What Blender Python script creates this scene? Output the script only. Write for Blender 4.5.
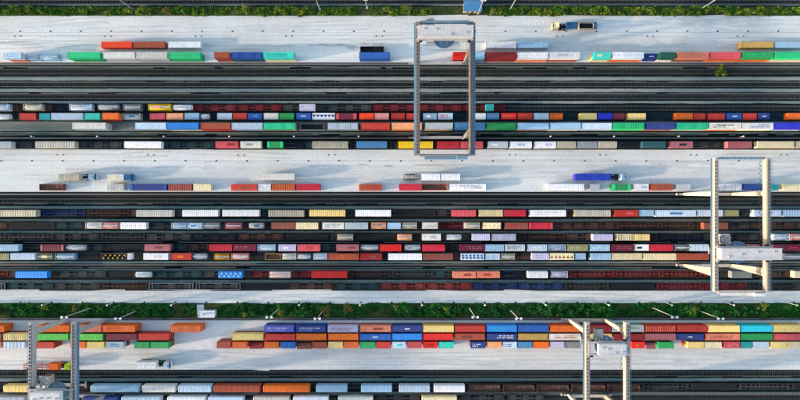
import bpy, math, random
import numpy as np
from mathutils import Vector, Matrix
random.seed(7); RNG = np.random.default_rng(7)
S = bpy.context.scene
for o in list(bpy.data.objects): bpy.data.objects.remove(o)
COL = S.collection
R = math.radians
# ------------------------------------------------------------------ camera, sky, sun, exposure
HCAM = 213.3                      # drone height in metres
PPM = 2.5                         # photograph pixels per metre on the ground
cam = bpy.data.cameras.new('camera'); cam.lens = 24; cam.sensor_width = 36; cam.clip_start = 1; cam.clip_end = 3000
camo = bpy.data.objects.new('camera', cam); COL.objects.link(camo)
camo.location = (0, 0, HCAM); camo.rotation_euler = (0, 0, 0); S.camera = camo
SUN_EL, SUN_AZ = R(10.5), R(190)    # azimuth counter-clockwise from +X: light comes from the left, a little from below
to_sun = Vector((math.cos(SUN_AZ)*math.cos(SUN_EL), math.sin(SUN_AZ)*math.cos(SUN_EL), math.sin(SUN_EL)))
w = bpy.data.worlds.new('World'); S.world = w; w.use_nodes = True
nt = w.node_tree; bg = nt.nodes['Background']; sky = nt.nodes.new('ShaderNodeTexSky'); sky.sky_type = 'NISHITA'
sky.sun_disc = False; sky.sun_elevation = SUN_EL; sky.sun_rotation = math.atan2(to_sun.x, to_sun.y)
sky.air_density = 1.0; sky.dust_density = 1.8; sky.ozone_density = 1.0
nt.links.new(sky.outputs[0], bg.inputs[0]); bg.inputs[1].default_value = 0.15
sl = bpy.data.lights.new('sun', 'SUN'); sl.energy = 2.0; sl.angle = R(1.6); sl.color = (1.0, 0.72, 0.52)
so = bpy.data.objects.new('sun', sl); COL.objects.link(so); so.rotation_euler = (-to_sun).to_track_quat('-Z', 'Y').to_euler()
S.view_settings.view_transform = 'Standard'; S.view_settings.look = 'None'; S.view_settings.gamma = 1
S.view_settings.use_curve_mapping = False; S.view_settings.exposure = 1.8

# ------------------------------------------------------------------ helpers
def W(px, py, z=0.0):             # a measured point of the photograph at height z -> metres in the yard
    k = (HCAM - z) / HCAM / PPM
    return (px - 400) * k, (200 - py) * k
def lin(h):
    c = [int(h[i:i+2], 16) / 255 for i in (0, 2, 4)]
    return tuple(x/12.92 if x <= .04045 else ((x+.055)/1.055)**2.4 for x in c)

class MB:
    def __init__(s): s.v = []; s.f = []
    def box(s, x0, x1, y0, y1, z0, z1):
        b = len(s.v)
        s.v += [(x0,y0,z0),(x1,y0,z0),(x1,y1,z0),(x0,y1,z0),(x0,y0,z1),(x1,y0,z1),(x1,y1,z1),(x0,y1,z1)]
        s.f += [tuple(b+i for i in q) for q in ((3,2,1,0),(4,5,6,7),(0,1,5,4),(1,2,6,5),(2,3,7,6),(3,0,4,7))]
        return s
    def hexa(s, bot, top):        # two quads of points
        b = len(s.v); s.v += list(bot) + list(top)
        s.f += [tuple(b+i for i in q) for q in ((3,2,1,0),(4,5,6,7),(0,1,5,4),(1,2,6,5),(2,3,7,6),(3,0,4,7))]
        return s
    def bar(s, a, b, r, up=(0,0,1), r2=None):
        a, b = Vector(a), Vector(b); d = (b-a).normalized(); u = Vector(up)
        if abs(d.dot(u)) > .95: u = Vector((0,1,0))
        p = d.cross(u).normalized(); q = p.cross(d); r2 = r if r2 is None else r2
        s.hexa([a-p*r-q*r, a+p*r-q*r, a+p*r+q*r, a-p*r+q*r], [b-p*r2-q*r2, b+p*r2-q*r2, b+p*r2+q*r2, b-p*r2+q*r2]); return s
    def cyl(s, a, b, r, n=10, r2=None):
        a, b = Vector(a), Vector(b); d = (b-a).normalized(); u = Vector((0,0,1))
        if abs(d.dot(u)) > .95: u = Vector((0,1,0))
        p = d.cross(u).normalized(); q = p.cross(d); r2 = r if r2 is None else r2; k = len(s.v)
        for c, rr in ((a, r), (b, r2)):
            for i in range(n):
                t = 2*math.pi*i/n; s.v.append(tuple(c + p*rr*math.cos(t) + q*rr*math.sin(t)))
        s.f += [(k+i, k+(i+1) % n, k+n+(i+1) % n, k+n+i) for i in range(n)]
        s.f += [tuple(k+i for i in range(n))[::-1], tuple(k+n+i for i in range(n))]; return s
    def quad(s, *p): b = len(s.v); s.v += list(p); s.f.append(tuple(range(b, b+len(p)))); return s
    def mesh(s, name):
        m = bpy.data.meshes.new(name); m.from_pydata([tuple(v) for v in s.v], [], s.f); m.update(); return m
def obj(name, mesh, mat=None, parent=None, loc=(0,0,0), rz=0.0, sx=1.0):
    if isinstance(mesh, MB): mesh = mesh.mesh(name)
    o = bpy.data.objects.new(name, mesh); COL.objects.link(o); o.location = loc; o.rotation_euler = (0,0,rz); o.scale = (sx,1,1)
    if parent is not None: o.parent = parent
    if mat is not None:
        if len(mesh.materials) == 0: mesh.materials.append(mat)
        o.material_slots[0].link = 'OBJECT'; o.material_slots[0].material = mat
    return o
def empty(name, loc=(0,0,0), rz=0.0):
    o = bpy.data.objects.new(name, None); COL.objects.link(o); o.location = loc; o.rotation_euler = (0,0,rz); o.empty_display_size = .5; return o
def tag(o, label=None, cat=None, group=None, kind=None):
    if label: o['label'] = label
    if cat: o['category'] = cat
    if group: o['group'] = group
    if kind: o['kind'] = kind
    return o

# ------------------------------------------------------------------ materials
def newmat(name):
    m = bpy.data.materials.new(name); m.use_nodes = True; n = m.node_tree; return m, n, n.nodes['Principled BSDF']
def N(n, t, **k):
    d = n.nodes.new(t)
    for a, b in k.items(): setattr(d, a, b)
    return d
def mixc(n, fac, a, b):
    d = N(n, 'ShaderNodeMix', data_type='RGBA')
    for s, v in ((0, fac), (6, a), (7, b)):
        if hasattr(v, 'links') or hasattr(v, 'is_linked'): n.links.new(v, d.inputs[s])
        else: d.inputs[s].default_value = v if s == 0 else (*v, 1)
    return d.outputs[2]
def noise(n, coord, scale, sc=(1,1,1), detail=4, rough=.6):
    mp = N(n, 'ShaderNodeMapping'); mp.inputs['Scale'].default_value = sc; n.links.new(coord, mp.inputs[0])
    t = N(n, 'ShaderNodeTexNoise'); t.inputs['Scale'].default_value = scale; t.inputs['Detail'].default_value = detail; t.inputs['Roughness'].default_value = rough
    n.links.new(mp.outputs[0], t.inputs[0]); return t.outputs[0]
def ramp(n, fac, a, b, ca=0.0, cb=1.0):
    r = N(n, 'ShaderNodeMapRange'); n.links.new(fac, r.inputs[0])
    for i, v in enumerate((a, b, ca, cb)): r.inputs[i+1].default_value = v
    return r.outputs[0]
def paint_mat(name, c, dirt=.55, rough=.55, dcol=(.10,.085,.07), spec=.15):
    m, n, p = newmat(name)
    tc = N(n, 'ShaderNodeTexCoord'); oi = N(n, 'ShaderNodeObjectInfo')
    ml = N(n, 'ShaderNodeMath', operation='MULTIPLY'); n.links.new(oi.outputs['Random'], ml.inputs[0]); ml.inputs[1].default_value = 97
    va = N(n, 'ShaderNodeVectorMath', operation='ADD'); n.links.new(tc.outputs['Object'], va.inputs[0]); n.links.new(ml.outputs[0], va.inputs[1])
    co = va.outputs[0]
    a = noise(n, co, .55, (1,1,1), 5, .7); b = noise(n, co, 3.0, (.5,1.5,1), 4, .7)
    fa = ramp(n, a, .38, .68, 0, dirt); fb = ramp(n, b, .50, .74, 0, dirt*.8)
    faded = tuple(min(1, x*.82 + .05*min(1, 4*sum(c))) for x in c)
    c1 = mixc(n, ramp(n, noise(n, co, .25), .35, .7, 0, .5), c, faded)
    c2 = mixc(n, fa, c1, tuple(x*.55 + d*.35 for x, d in zip(c, dcol)))
    c3 = mixc(n, fb, c2, dcol)
    hs = N(n, 'ShaderNodeHueSaturation'); n.links.new(c3, hs.inputs['Color'])
    n.links.new(ramp(n, oi.outputs['Random'], 0, 1, .82, 1.12), hs.inputs['Value'])
    n.links.new(hs.outputs[0], p.inputs['Base Color']); p.inputs['Roughness'].default_value = rough
    p.inputs['Specular IOR Level'].default_value = spec
    return m
def ground_mat(name, c1, c2, scale=.2, stretch=(1,1,1), fine=6.0, c3=None, s3=None, lo=.4, hi=.65, bump=.3, rough=.9, grain=.25, spec=.03):
    m, n, p = newmat(name); tc = N(n, 'ShaderNodeTexCoord'); co = tc.outputs['Object']
    base = mixc(n, ramp(n, noise(n, co, scale, stretch, 6, .65), lo, hi), c1, c2)
    if c3: base = mixc(n, ramp(n, noise(n, co, s3[0], s3[1], 5, .6), s3[2], s3[3], 0, s3[4]), base, c3)
    g = noise(n, co, fine, (1,1,1), 3, .7)
    hs = N(n, 'ShaderNodeHueSaturation'); n.links.new(base, hs.inputs['Color']); n.links.new(ramp(n, g, .3, .7, 1-grain, 1+grain), hs.inputs['Value'])
    n.links.new(hs.outputs[0], p.inputs['Base Color']); p.inputs['Roughness'].default_value = rough; p.inputs['Specular IOR Level'].default_value = spec
    if bump:
        bp = N(n, 'ShaderNodeBump'); bp.inputs['Strength'].default_value = bump; bp.inputs['Distance'].default_value = .1
        n.links.new(g, bp.inputs['Height']); n.links.new(bp.outputs[0], p.inputs['Normal'])
    return m
ORD = 'first second third fourth fifth sixth seventh eighth ninth tenth eleventh twelfth thirteenth fourteenth fifteenth sixteenth seventeenth eighteenth nineteenth twentieth twenty-first twenty-second twenty-third twenty-fourth twenty-fifth twenty-sixth twenty-seventh twenty-eighth'.split()
M = {}
M['ballast'] = ground_mat('ballast', (.002,.0085,.0115), (.008,.0145,.0165), .35, (.15,1.2,1), 1.6, (.044,.036,.027), (.035,(.30,1.6,1),.48,.72,.8), bump=.5, grain=.5)
M['pale_gravel'] = ground_mat('pale_gravel', (.20,.235,.225), (.33,.325,.295), .10, (.15,1,1), 3.0, (.09,.16,.165), (.02,(.5,.5,1),.42,.62,.75), bump=.3, grain=.15)
M['dark_gravel'] = ground_mat('dark_gravel', (.085,.155,.155), (.17,.20,.185), .10, (.15,1,1), 3.0, (.24,.21,.17), (.025,(.5,1,1),.55,.7,.7), bump=.3, grain=.15)
M['concrete'] = ground_mat('concrete', (.525,.565,.555), (.655,.682,.664), .10, (.10,1.6,1), .9, (.42,.455,.455), (.06,(.22,1.5,1),.50,.74,.8), bump=0, rough=.8, grain=.09)
M['tyre'] = ground_mat('tyre', (.455,.49,.485), (.57,.595,.585), .3, (.4,1,1), 2.0, bump=0, grain=.08)
M['strip_concrete'] = ground_mat('strip_concrete', (.09,.12,.115), (.17,.18,.16), .2, (.2,1.5,1), 2.0, bump=.1, grain=.1)
M['asphalt'] = ground_mat('asphalt', (.008,.020,.028), (.016,.032,.038), .1, (.2,1.5,1), 4.0, bump=.2, grain=.15)
M['soil'] = ground_mat('soil', (.018,.050,.014), (.075,.075,.030), .5, (1,1,1), 4.0, bump=.5)
M['field'] = ground_mat('field', (.03,.05,.02), (.06,.06,.035), .05, (1,1,1), 2.0, bump=.2)
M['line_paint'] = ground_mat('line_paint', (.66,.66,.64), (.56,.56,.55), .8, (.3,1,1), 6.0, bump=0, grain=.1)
M['stain'] = ground_mat('stain', (.33,.36,.37), (.43,.45,.45), .8, (.5,1,1), 4.0, bump=0, grain=.1)
M['sleeper'] = paint_mat('sleeper', (.036,.046,.046), .7, .9, (.007,.014,.016), .03)
M['rail'] = paint_mat('rail', (.16,.155,.15), .6, .45, (.06,.04,.03), .3)
M['black'] = paint_mat('black', (.012,.013,.015), .5, .7, (.02,.02,.02), .05)
M['iron'] = paint_mat('iron', (.016,.020,.023), .5, .7, (.02,.02,.02), .05)
M['glass'] = paint_mat('glass', (.02,.035,.05), .1, .12, spec=.5)
M['crane_grey'] = paint_mat('crane_grey', (.40,.39,.39), .55, .5)
M['crane_dark'] = paint_mat('crane_dark', (.20,.20,.195), .5, .5)
M['crane_cream'] = paint_mat('crane_cream', (.50,.46,.40), .6, .5)
M['crane_blue'] = paint_mat('crane_blue', (.12,.24,.34), .35, .5)
M['crane_white'] = paint_mat('crane_white', (.66,.66,.67), .45, .5)
M['rope'] = paint_mat('rope', (.05,.05,.05), .2, .6)
M['galvanised'] = paint_mat('galvanised', (.52,.53,.53), .2, .45)
M['lamp_head'] = paint_mat('lamp_head', (.8,.8,.78), .05, .4)
def leaf_mat(name, a, b, c, s=.35):
    m, n, p = newmat(name); tc = N(n, 'ShaderNodeTexCoord'); co = tc.outputs['Object']
    k = mixc(n, ramp(n, noise(n, co, s, (1,1,1), 4, .7), .40, .66), a, b)
    k = mixc(n, ramp(n, noise(n, co, s*2.3, (1,1,1), 4, .7), .58, .74), k, c)
    n.links.new(k, p.inputs['Base Color']); p.inputs['Roughness'].default_value = .7; p.inputs['Specular IOR Level'].default_value = .03
    return m
M['leaf_dark'] = leaf_mat('leaf_dark', (.007,.075,.018), (.040,.17,.030), (.26,.32,.07))
M['leaf_gold'] = leaf_mat('leaf_gold', (.026,.11,.015), (.19,.24,.026), (.52,.42,.05))
M['leaf_lime'] = leaf_mat('leaf_lime', (.12,.18,.03), (.2,.24,.05), (.26,.22,.05))
M['leaf_dry'] = leaf_mat('leaf_dry', (.12,.13,.03), (.26,.17,.04), (.34,.22,.07))
M['gond'] = paint_mat('gond', (.075,.045,.038), .6, .8, (.03,.025,.022), .05)
M['scrap'] = paint_mat('scrap', (.16,.085,.065), .7, .9, (.04,.03,.026), .03)
M['bark'] = paint_mat('bark', (.06,.045,.03), .4, .9)

# colour words -> paint
PAL = {'white':'ECEEF0','off-white':'DAD8D0','cream':'EBDDB5','beige':'BDB6A2','taupe':'A59C8C','light grey':'B4BDC4','grey':'8A9296','dark grey':'4A4F52',
 'light blue':'A4C6DE','pale blue':'C6DAEA','steel blue':'4E86B4','bright blue':'0F8FE0','blue':'1660AC','dark blue':'123C80','navy':'101C3C','violet blue':'5A62B0','royal blue':'1338C0',
 'cyan':'3CC4D6','teal':'1FA0A0','turquoise':'4FD2C0','dark teal':'155058','mint green':'3CD08C','green':'1C9A58','lime green':'62C45E','dark green':'0E5C48','olive':'8E9068',
 'red':'C0413A','bright red':'E02A20','dark red':'8A2026','crimson':'C01A42','maroon':'6C1C38','rust red':'A4503C','brown':'844C40','salmon':'E08A72','pink':'E8A8A0','rose':'CC5A62',
 'mauve':'A4666E','lilac':'C6C2DC','orange':'E8743A','bright orange':'F05414','peach':'F2B088','tan':'C8A868','yellow':'F2CE14','pale yellow':'F0D690','gold':'C89A34','lime yellow':'D2E646'}
for k, h in PAL.items():
    c = lin(h); g_ = sum(c)/3; c = tuple(min(.86, max(.004, (g_ + (x-g_)*1.14)*.90)) for x in c)
    M['p_'+k] = paint_mat('paint_'+k.replace(' ', '_').replace('-', '_'), c, .5 if sum(c) > 1.2 else .62)
P = lambda k: M['p_'+k]
for k, c in {'dark grey':(.042,.045,.046),'dark teal':(.018,.048,.052),'brown':(.065,.036,.028),'navy':(.010,.014,.026),'dark red':(.13,.014,.020),'red':(.16,.022,.02),'dark blue':(.012,.03,.10),'olive':(.05,.05,.03)}.items(): M['w_'+k] = paint_mat('wagon_'+k.replace(' ', '_'), c, .6, .7, (.012,.012,.013), .03)

# ------------------------------------------------------------------ ground, pavements, strips
XE = 330.0
def slab(name, y0, y1, z, mat, z0=-.3, x0=-XE, x1=XE, at=0.0):
    Y0, Y1 = W(0, y1, at)[1], W(0, y0, at)[1]
    n = 1
    mb = MB().box(x0, x1, Y0, Y1, z0, z)
    o = obj(name, mb, mat); o['kind'] = 'structure'; return o
g = obj('ground', MB().quad((-1500,-1500,-.02), (1500,-1500,-.02), (1500,1500,-.02), (-1500,1500,-.02)), M['field']); g['kind'] = 'structure'
slab('ballast_bed', -60, 470, .0, M['ballast'], -.5)
slab('upper_pavement', 16, 62.5, .12, M['concrete'])
slab('middle_pavement', 149.7, 191.8, .12, M['concrete'])
slab('lower_pavement', 290.6, 303, .12, M['concrete'])
slab('stack_pavement', 320.2, 369.6, .12, M['concrete'])
slab('asphalt_lane', 317.3, 320.2, .05, M['asphalt'])
slab('storage_lane', 112.3, 121.6, .04, M['asphalt'])
slab('storage_strip', 121.6, 131.2, .10, M['strip_concrete'])
slab('hedge_bed', 6.8, 16, .08, M['soil']); slab('hedge_bed', 303, 317.3, .08, M['soil'])
slab('sunlit_patch', 338.4, 349.4, .135, M['line_paint'], x0=W(171,0)[0], x1=W(213,0)[0])  # sunlit patch of the pavement put in as a paler slab
def mound(name, y0, y1, h, mat):          # a low gravel path between two tracks, rounded and uneven along its length
    Y1, Y0 = W(0, y0)[1], W(0, y1)[1]; n = 330; prof = [(.0,-.02), (.22,.8), (.5,1), (.78,.8), (1.0,-.02)]
    v, f = [], []
    ph = random.random()*9
    for i in range(n+1):
        x = -XE + 2*XE*i/n; j = .07*math.sin(x*.13+ph) + .05*math.sin(x*.37+2*ph) + random.uniform(-.06,.06)
        k = random.uniform(-.06,.06)
        for a, b in prof: v.append((x, Y0 + (Y1-Y0)*a + (j if a < .5 else k if a > .5 else 0), h*b + random.uniform(-.01,.01)))
    for i in range(n):
        for q in range(4): a = i*5+q; f.append((a, a+5, a+6, a+1))
    mb = MB(); mb.v = v; mb.f = f; o = obj(name, mb, mat); o['kind'] = 'structure'; return o
for a, b in ((76.8,80.4), (88.7,92.0), (101,103.4)): mound('gravel_path', a, b, .14, M['pale_gravel'])
for a, b in ((4.2,5.6), (66.2,67.0), (132.2,133.6), (206.3,209), (219,221.6), (230.8,233), (261.2,263.4), (268.8,270.8), (279.9,283), (378.2,381.4), (391.9,393.4)):
    mound('gravel_path', a, b, .12, M['dark_gravel'])
rw = random.Random(21)
for y in (67.9, 81.9, 93.3, 134.9, 203.8, 242.3, 252.2, 267.6, 376.6):       # cable troughs: lids laid end to end beside the rails, some of them shifted
    Y = W(0, y)[1]; mb = MB(); x = -XE
    while x < XE: l_ = rw.uniform(2.5, 9); d = rw.uniform(-.03, .03); mb.box(x, x+l_-.05, Y-.15+d, Y+.15+d, -.02, .09); x += l_ + (rw.uniform(1, 12) if rw.random() < .2 else 0)
    obj('cable_trough', mb, M['strip_concrete'])['kind'] = 'structure'
# painted lines, grooves and oil streaks on the pavements
def sheet(name, x0, x1, y0, y1, z, mat, kind='structure'):
    X0, Y1 = W(x0, y0, z); X1, Y0 = W(x1, y1, z)
    o = obj(name, MB().quad((X0,Y0,z), (X1,Y0,z), (X1,Y1,z), (X0,Y1,z)), mat); o['kind'] = kind; return o
for y in (32.4, 160.9, 297.2, 364.6): sheet('crane_groove', -420, 1220, y-.22, y+.22, .126, M['stain'])
for y in (20.5, 24.2, 27.8, 34.2, 158.4, 164.0, 354.0, 357.5, 360.6): sheet('painted_line', -420, 1220, y-.16, y+.16, .125, M['line_paint'])
def blob(name, cx, cy, rx, ry, z, mat, seed):
    rr = random.Random(seed); X, Y = W(cx, cy, z); n = 22; mb = MB()
    mb.quad(*[(X + rx/PPM*math.cos(t)*k, Y + ry/PPM*math.sin(t)*k, z) for t, k in ((2*math.pi*i/n, rr.uniform(.55,1.15)) for i in range(n))])
    o = obj(name, mb, mat); o['kind'] = 'structure'
for i, (cx, cy, rx, ry) in enumerate([(20,43,30,2.2),(60,36,40,1.2),(55,47,22,1.5),(330,45,24,1.6),(352,47,9,2),(372,44,14,1.2),(300,165,9,.8),(312,166,6,1.2),(330,165.5,14,.7),(362,165,8,1.2),(388,166,7,1.1),
        (430,165,22,.9),(462,164.5,18,.5),(655,163,7,1.2),(662,164.5,5,.6),(690,162,18,.7),(440,45,26,.9),(470,42,20,.8),(452,50,30,.5),(280,46,16,.7),(590,50,12,.6),(735,45,9,.5),(250,49,20,.6),(180,351,8,.7),(455,359,9,.4),(60,358,30,.9),(780,360,12,.5)]):
    blob('oil_stain', cx, cy, rx, ry, .129 + .0006*i, M['stain'], i)
rt = random.Random(5); ti = 0
for y0, y1, n_ in ((18, 30, 22), (33, 49, 20), (151, 160, 8), (163, 182, 30), (351, 368, 30), (292, 301, 12)):
    for _ in range(n_):
        xa = rt.uniform(-30, 760); ln = rt.uniform(40, 190); ya = rt.uniform(y0, y1); yb = min(y1, max(y0, ya + rt.uniform(-6, 6))); wd = rt.uniform(.35, .8); mb = MB(); ti += 1; z = .1452 + .00012*ti
        for off in (-.9, .9):
            pr = None
            for i in range(13):
                k = i/12; yy = ya + (yb-ya)*(3*k*k-2*k**3); X, Y = W(xa + ln*k, yy, z); cur = ((X, Y+off-wd/2, z), (X, Y+off+wd/2, z))
                if pr: mb.quad(pr[0], cur[0], cur[1], pr[1])
                pr = cur
        obj('tyre_mark', mb, M['tyre'])['kind'] = 'structure'
for x in (237,300,363,424,487,549,673,735): 
    sheet('bay_marking', x-2.2, x+.2, 360.8, 363.6, .131, M['line_paint']); sheet('bay_marking', x+.9, x+2.6, 361.2, 363.2, .131, M['line_paint'])

# ------------------------------------------------------------------ railway tracks
mb = MB(); nS = int(2*XE/.84)
for i in range(nS):
    x = -XE + .84*i + random.uniform(-.04,.04); a_ = random.uniform(-.05,.05); mb.box(x, x+.30, -1.3+a_, 1.3+a_, -.06, .10)
SLEEP = mb.mesh('sleepers')
RAILM = MB().box(-XE, XE, -.075, .075, .10, .14).box(-XE, XE, -.036, .036, .14, .26).mesh('rail')
def track(py, z, label):
    Y = W(0, py, z)[1]; t = empty('railway_track', (0, Y, 0)); tag(t, label, 'railway track', 'railway tracks')
    s = obj('sleepers', SLEEP, M['sleeper'], t); s['kind'] = 'stuff'
    for q in (-.75, .75): obj('rail', RAILM, M['rail'], t, (0, q, 0))
    return Y
track(2.2, 0, 'dark railway track along the very top, above the thin path and upper hedge')
track(71.6, 0, 'empty railway track nearest below the upper pavement')
track(84.6, 0, 'empty railway track between the two palest gravel paths')
track(96.8, 0, 'empty railway track just above the train of tank containers')
track(201, 0, 'empty railway track just below the middle pavement, no wagons on it')
track(373.6, 0, 'empty railway track just below the lower container stacks and their pavement')
ZT = 3.78
ROWY = {'A':107, 'D':144.6, 'F':213.3, 'G':225.8, 'H':237.3, 'I':247.8, 'J':256.7, 'K':274.8, 'L':287.0, 'M':388.2, 'N':399.6}
ROWP = {'T':'in the front row of the topmost yard', 'U':'in the back row of the topmost yard', 'A':'on the tank train above the stacks',
 'B':'in the upper row below the tank train', 'C':'in the lower row below the tank train',
 'D':'on the train just above the middle pavement', 'E':'along the lower edge of the middle pavement', 'V':'standing on the middle pavement',
 'F':'on the first train below the middle pavement', 'G':'on the second train below the middle pavement', 'H':'on the third train below the middle pavement',
 'I':'on the fourth train below the middle pavement', 'J':'on the fifth train below the middle pavement', 'K':'on the sixth train below the middle pavement',
 'L':'on the train just above the lower hedge', 'R':'in the top row of the lower stacks', 'Q':'in the middle row of the lower stacks', 'O':'in the bottom row of the lower stacks',
 'M':'on the upper train along the bottom edge', 'N':'on the lowest train along the bottom edge'}
TY = {}
for k, y in ROWY.items():
    TY[k] = track(y, 3.0, 'railway track carrying the train ' + ROWP[k].replace('on the ', '', 1) if not ROWP[k].startswith('on the train') else 'railway track under the train ' + ROWP[k][13:])
RAILC = MB().box(-XE, XE, -.30, .30, -.05, .16).box(-XE, XE, -.05, .05, .16, .30).mesh('crane_rail')
for y, lb in ((64.2,'crane rail along the lower kerb of the upper pavement'), (138.2,'crane rail between the stacks and the train above the middle pavement'), (194.3,'crane rail along the lower kerb of the middle pavement'),
              (264.8,'crane rail between the fifth and sixth trains below the middle pavement'), (318.6,'crane rail in the dark lane under the lower hedge'), (393.6,'crane rail between the two trains along the bottom edge')):
    tag(obj('crane_rail', RAILC, M['rail'], None, (0, W(0, y)[1], .0)), lb, 'rail', 'crane rails')

# ------------------------------------------------------------------ containers: prototypes (base at z = 0, centred)
CW, CH = 2.44, 2.6
def corr(mb, pts, f):                      # a folded strip through pts (x, depth)
    b = len(mb.v)
    for x, d in pts: mb.v += f(x, d)
    for i in range(len(pts)-1): a = b + 2*i; mb.f.append((a, a+2, a+3, a+1))
def folds(L, pitch, dep):
    n = max(4, int(L/pitch)); p = L/n; out = []
    for i in range(n):
        x = -L/2 + i*p; out += [(x, 0), (x+.32*p, 0), (x+.5*p, dep), (x+.82*p, dep)]
    return out + [(L/2, 0)]
def proto_box(L, H=CH):
    w = CW/2; mb = MB()
    for s in (-1, 1):
        pts = folds(L-.3, .3, .045)
        if s < 0: corr(mb, pts, lambda x, d: [(x, -w+.02+d, .14), (x, -w+.02+d, H-.1)])
        else: corr(mb, pts, lambda x, d: [(x, w-.02-d, H-.1), (x, w-.02-d, .14)])
        mb.box(-L/2+.1, L/2-.1, s*w-.06 if s > 0 else -w, w if s > 0 else -w+.06, 0, .16)
        mb.box(-L/2+.1, L/2-.1, s*w-.07 if s > 0 else -w, w if s > 0 else -w+.07, H-.1, H-.012)
        for e in (-1, 1):
            x0, x1 = (L/2-.15, L/2) if e > 0 else (-L/2, -L/2+.15); y0, y1 = (w-.15, w) if s > 0 else (-w, -w+.15)
            mb.box(x0, x1, y0, y1, .12, H-.12)
            mb.box(x0-.02, x1+.02, y0-.02, y1+.02, 0, .12); mb.box(x0-.02, x1+.02, y0-.02, y1+.02, H-.12, H)
    mb.box(-L/2+.1, L/2-.1, -w+.07, w-.07, .06, .14)
    for e in (-1, 1):
        x0, x1 = (L/2-.1, L/2) if e > 0 else (-L/2, -L/2+.1)
        mb.box(x0, x1, -w+.15, w-.15, H-.12, H-.01); mb.box(x0, x1, -w+.15, w-.15, .02, .16)
    mb.box(-L/2+.03, -L/2+.07, -w+.15, w-.15, .16, H-.12)
    body = mb.mesh('container_body')
    r = MB(); pts = folds(L-.2, .42, .05); corr(r, pts, lambda x, d: [(x, w-.06, H-.075+d), (x, -w+.06, H-.075+d)])
    r.v = [(x, y, z) for x, y, z in r.v]; roof = r.mesh('container_roof')
    roof.flip_normals()
    d = MB()
    for s in (-1, 1):
        y0, y1 = (.02, w-.16) if s > 0 else (-w+.16, -.02)
        d.box(L/2-.09, L/2-.04, y0, y1, .17, H-.13)
        for k in (.3, .7): yy = y0 + (y1-y0)*k; d.box(L/2-.04, L/2-.005, yy-.02, yy+.02, .2, H-.16)
        for zz in (.5, 1.3, 2.1): d.box(L/2-.04, L/2-.02, y0+.05, y1-.05, zz-.03, zz+.03)
    return body, [('roof', roof, 0), ('door', d.mesh('container_door'), 0)]
def proto_swap(L, H=2.75, W_=2.52):
    w = W_/2; mb = MB()
    mb.box(-L/2, L/2, -w, w, .12, H-.14); mb.box(-L/2+.2, L/2-.2, -w+.3, w-.3, 0, .12)
    n = max(3, int(L/1.4))
    for i in range(n+1):
        x = -L/2 + .06 + (L-.12)*i/n
        for s in (-1, 1): mb.box(x-.05, x+.05, s*(w+.012)-.02, s*(w+.012)+.02, .1, H-.16)
    body = mb.mesh('swap_body')
    r = MB(); m = max(4, int(L/.75)); b = 0                        # tarpaulin roof over bows: slightly cambered, sagging between them
    ys = [-w-.02, -w+.16, 0, w-.16, w+.02]; zs = [-.14, -.02, .05, -.02, -.14]
    for i in range(2*m+1):
        x = -L/2 + L*i/(2*m); dz = 0 if i % 2 == 0 else -.045
        for y, z in zip(ys, zs): r.v.append((x, y, H + z + (dz if abs(y) < w else 0)))
    for i in range(2*m):
        for q in range(4): a = i*5+q; r.f.append((a, a+5, a+6, a+1))
    d = MB()
    for s in (-1, 1):
        y0, y1 = (.015, w-.04) if s > 0 else (-w+.04, -.015)
        d.box(L/2, L/2+.05, y0, y1, .16, H-.2)
        for k in (.35, .75): yy = y0 + (y1-y0)*k; d.box(L/2+.05, L/2+.08, yy-.02, yy+.02, .2, H-.25)
    return body, [('roof', r.mesh('swap_roof'), 0), ('door', d.mesh('swap_door'), 0)]
def proto_tank(L=6.06, H=2.6):
    w = 1.22; mb = MB()
    for e in (-1, 1):
        x = e*(L/2-.08)
        for s in (-1, 1): mb.box(x-.08, x+.08, s*(w-.08)-.08, s*(w-.08)+.08, 0, H)
        mb.box(x-.07, x+.07, -w, w, H-.15, H-.005); mb.box(x-.07, x+.07, -w, w, .0, .16)
        mb.bar((x, -w+.1, .2), (x, w-.1, H*.55), .05); mb.bar((x, w-.1, .2), (x, -w+.1, H*.55), .05)
    for s in (-1, 1): mb.box(-L/2, L/2, s*(w-.07)-.06, s*(w-.07)+.06, .02, .18); mb.box(-L/2, L/2, s*(w-.05)-.035, s*(w-.05)+.035, H-.10, H-.02)
    frame = mb.mesh('tank_frame')
    t = MB(); n = 18; r = 1.08; zc = 1.28; xs = [(-L/2+.12, .02), (-L/2+.16, .55), (-L/2+.3, .85), (-L/2+.5, 1), (L/2-.5, 1), (L/2-.3, .85), (L/2-.16, .55), (L/2-.12, .02)]
    for x, k in xs:
        for i in range(n): a = 2*math.pi*i/n; t.v.append((x, r*k*math.cos(a), zc + r*k*math.sin(a)))
    for j in range(len(xs)-1):
        for i in range(n): t.f.append((j*n+i, j*n+(i+1) % n, (j+1)*n+(i+1) % n, (j+1)*n+i))
    tm = t.mesh('tank_shell')
    for p in tm.polygons: p.use_smooth = True
    k = MB().box(-L/2+.25, L/2-.25, -.24, .24, H-.16, H-.11)
    for x in (-1.2, 0, 1.2): k.cyl((x*L/6.06, .0, H-.12), (x*L/6.06, .0, H+.02), .26, 10)
    for i in range(9): x = -L/2+.3 + (L-.6)*i/8; k.box(x-.03, x+.03, -.28, .28, H-.11, H-.085)
    return frame, [('tank', tm, 0), ('walkway', k.mesh('walkway'), 1)]
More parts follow.
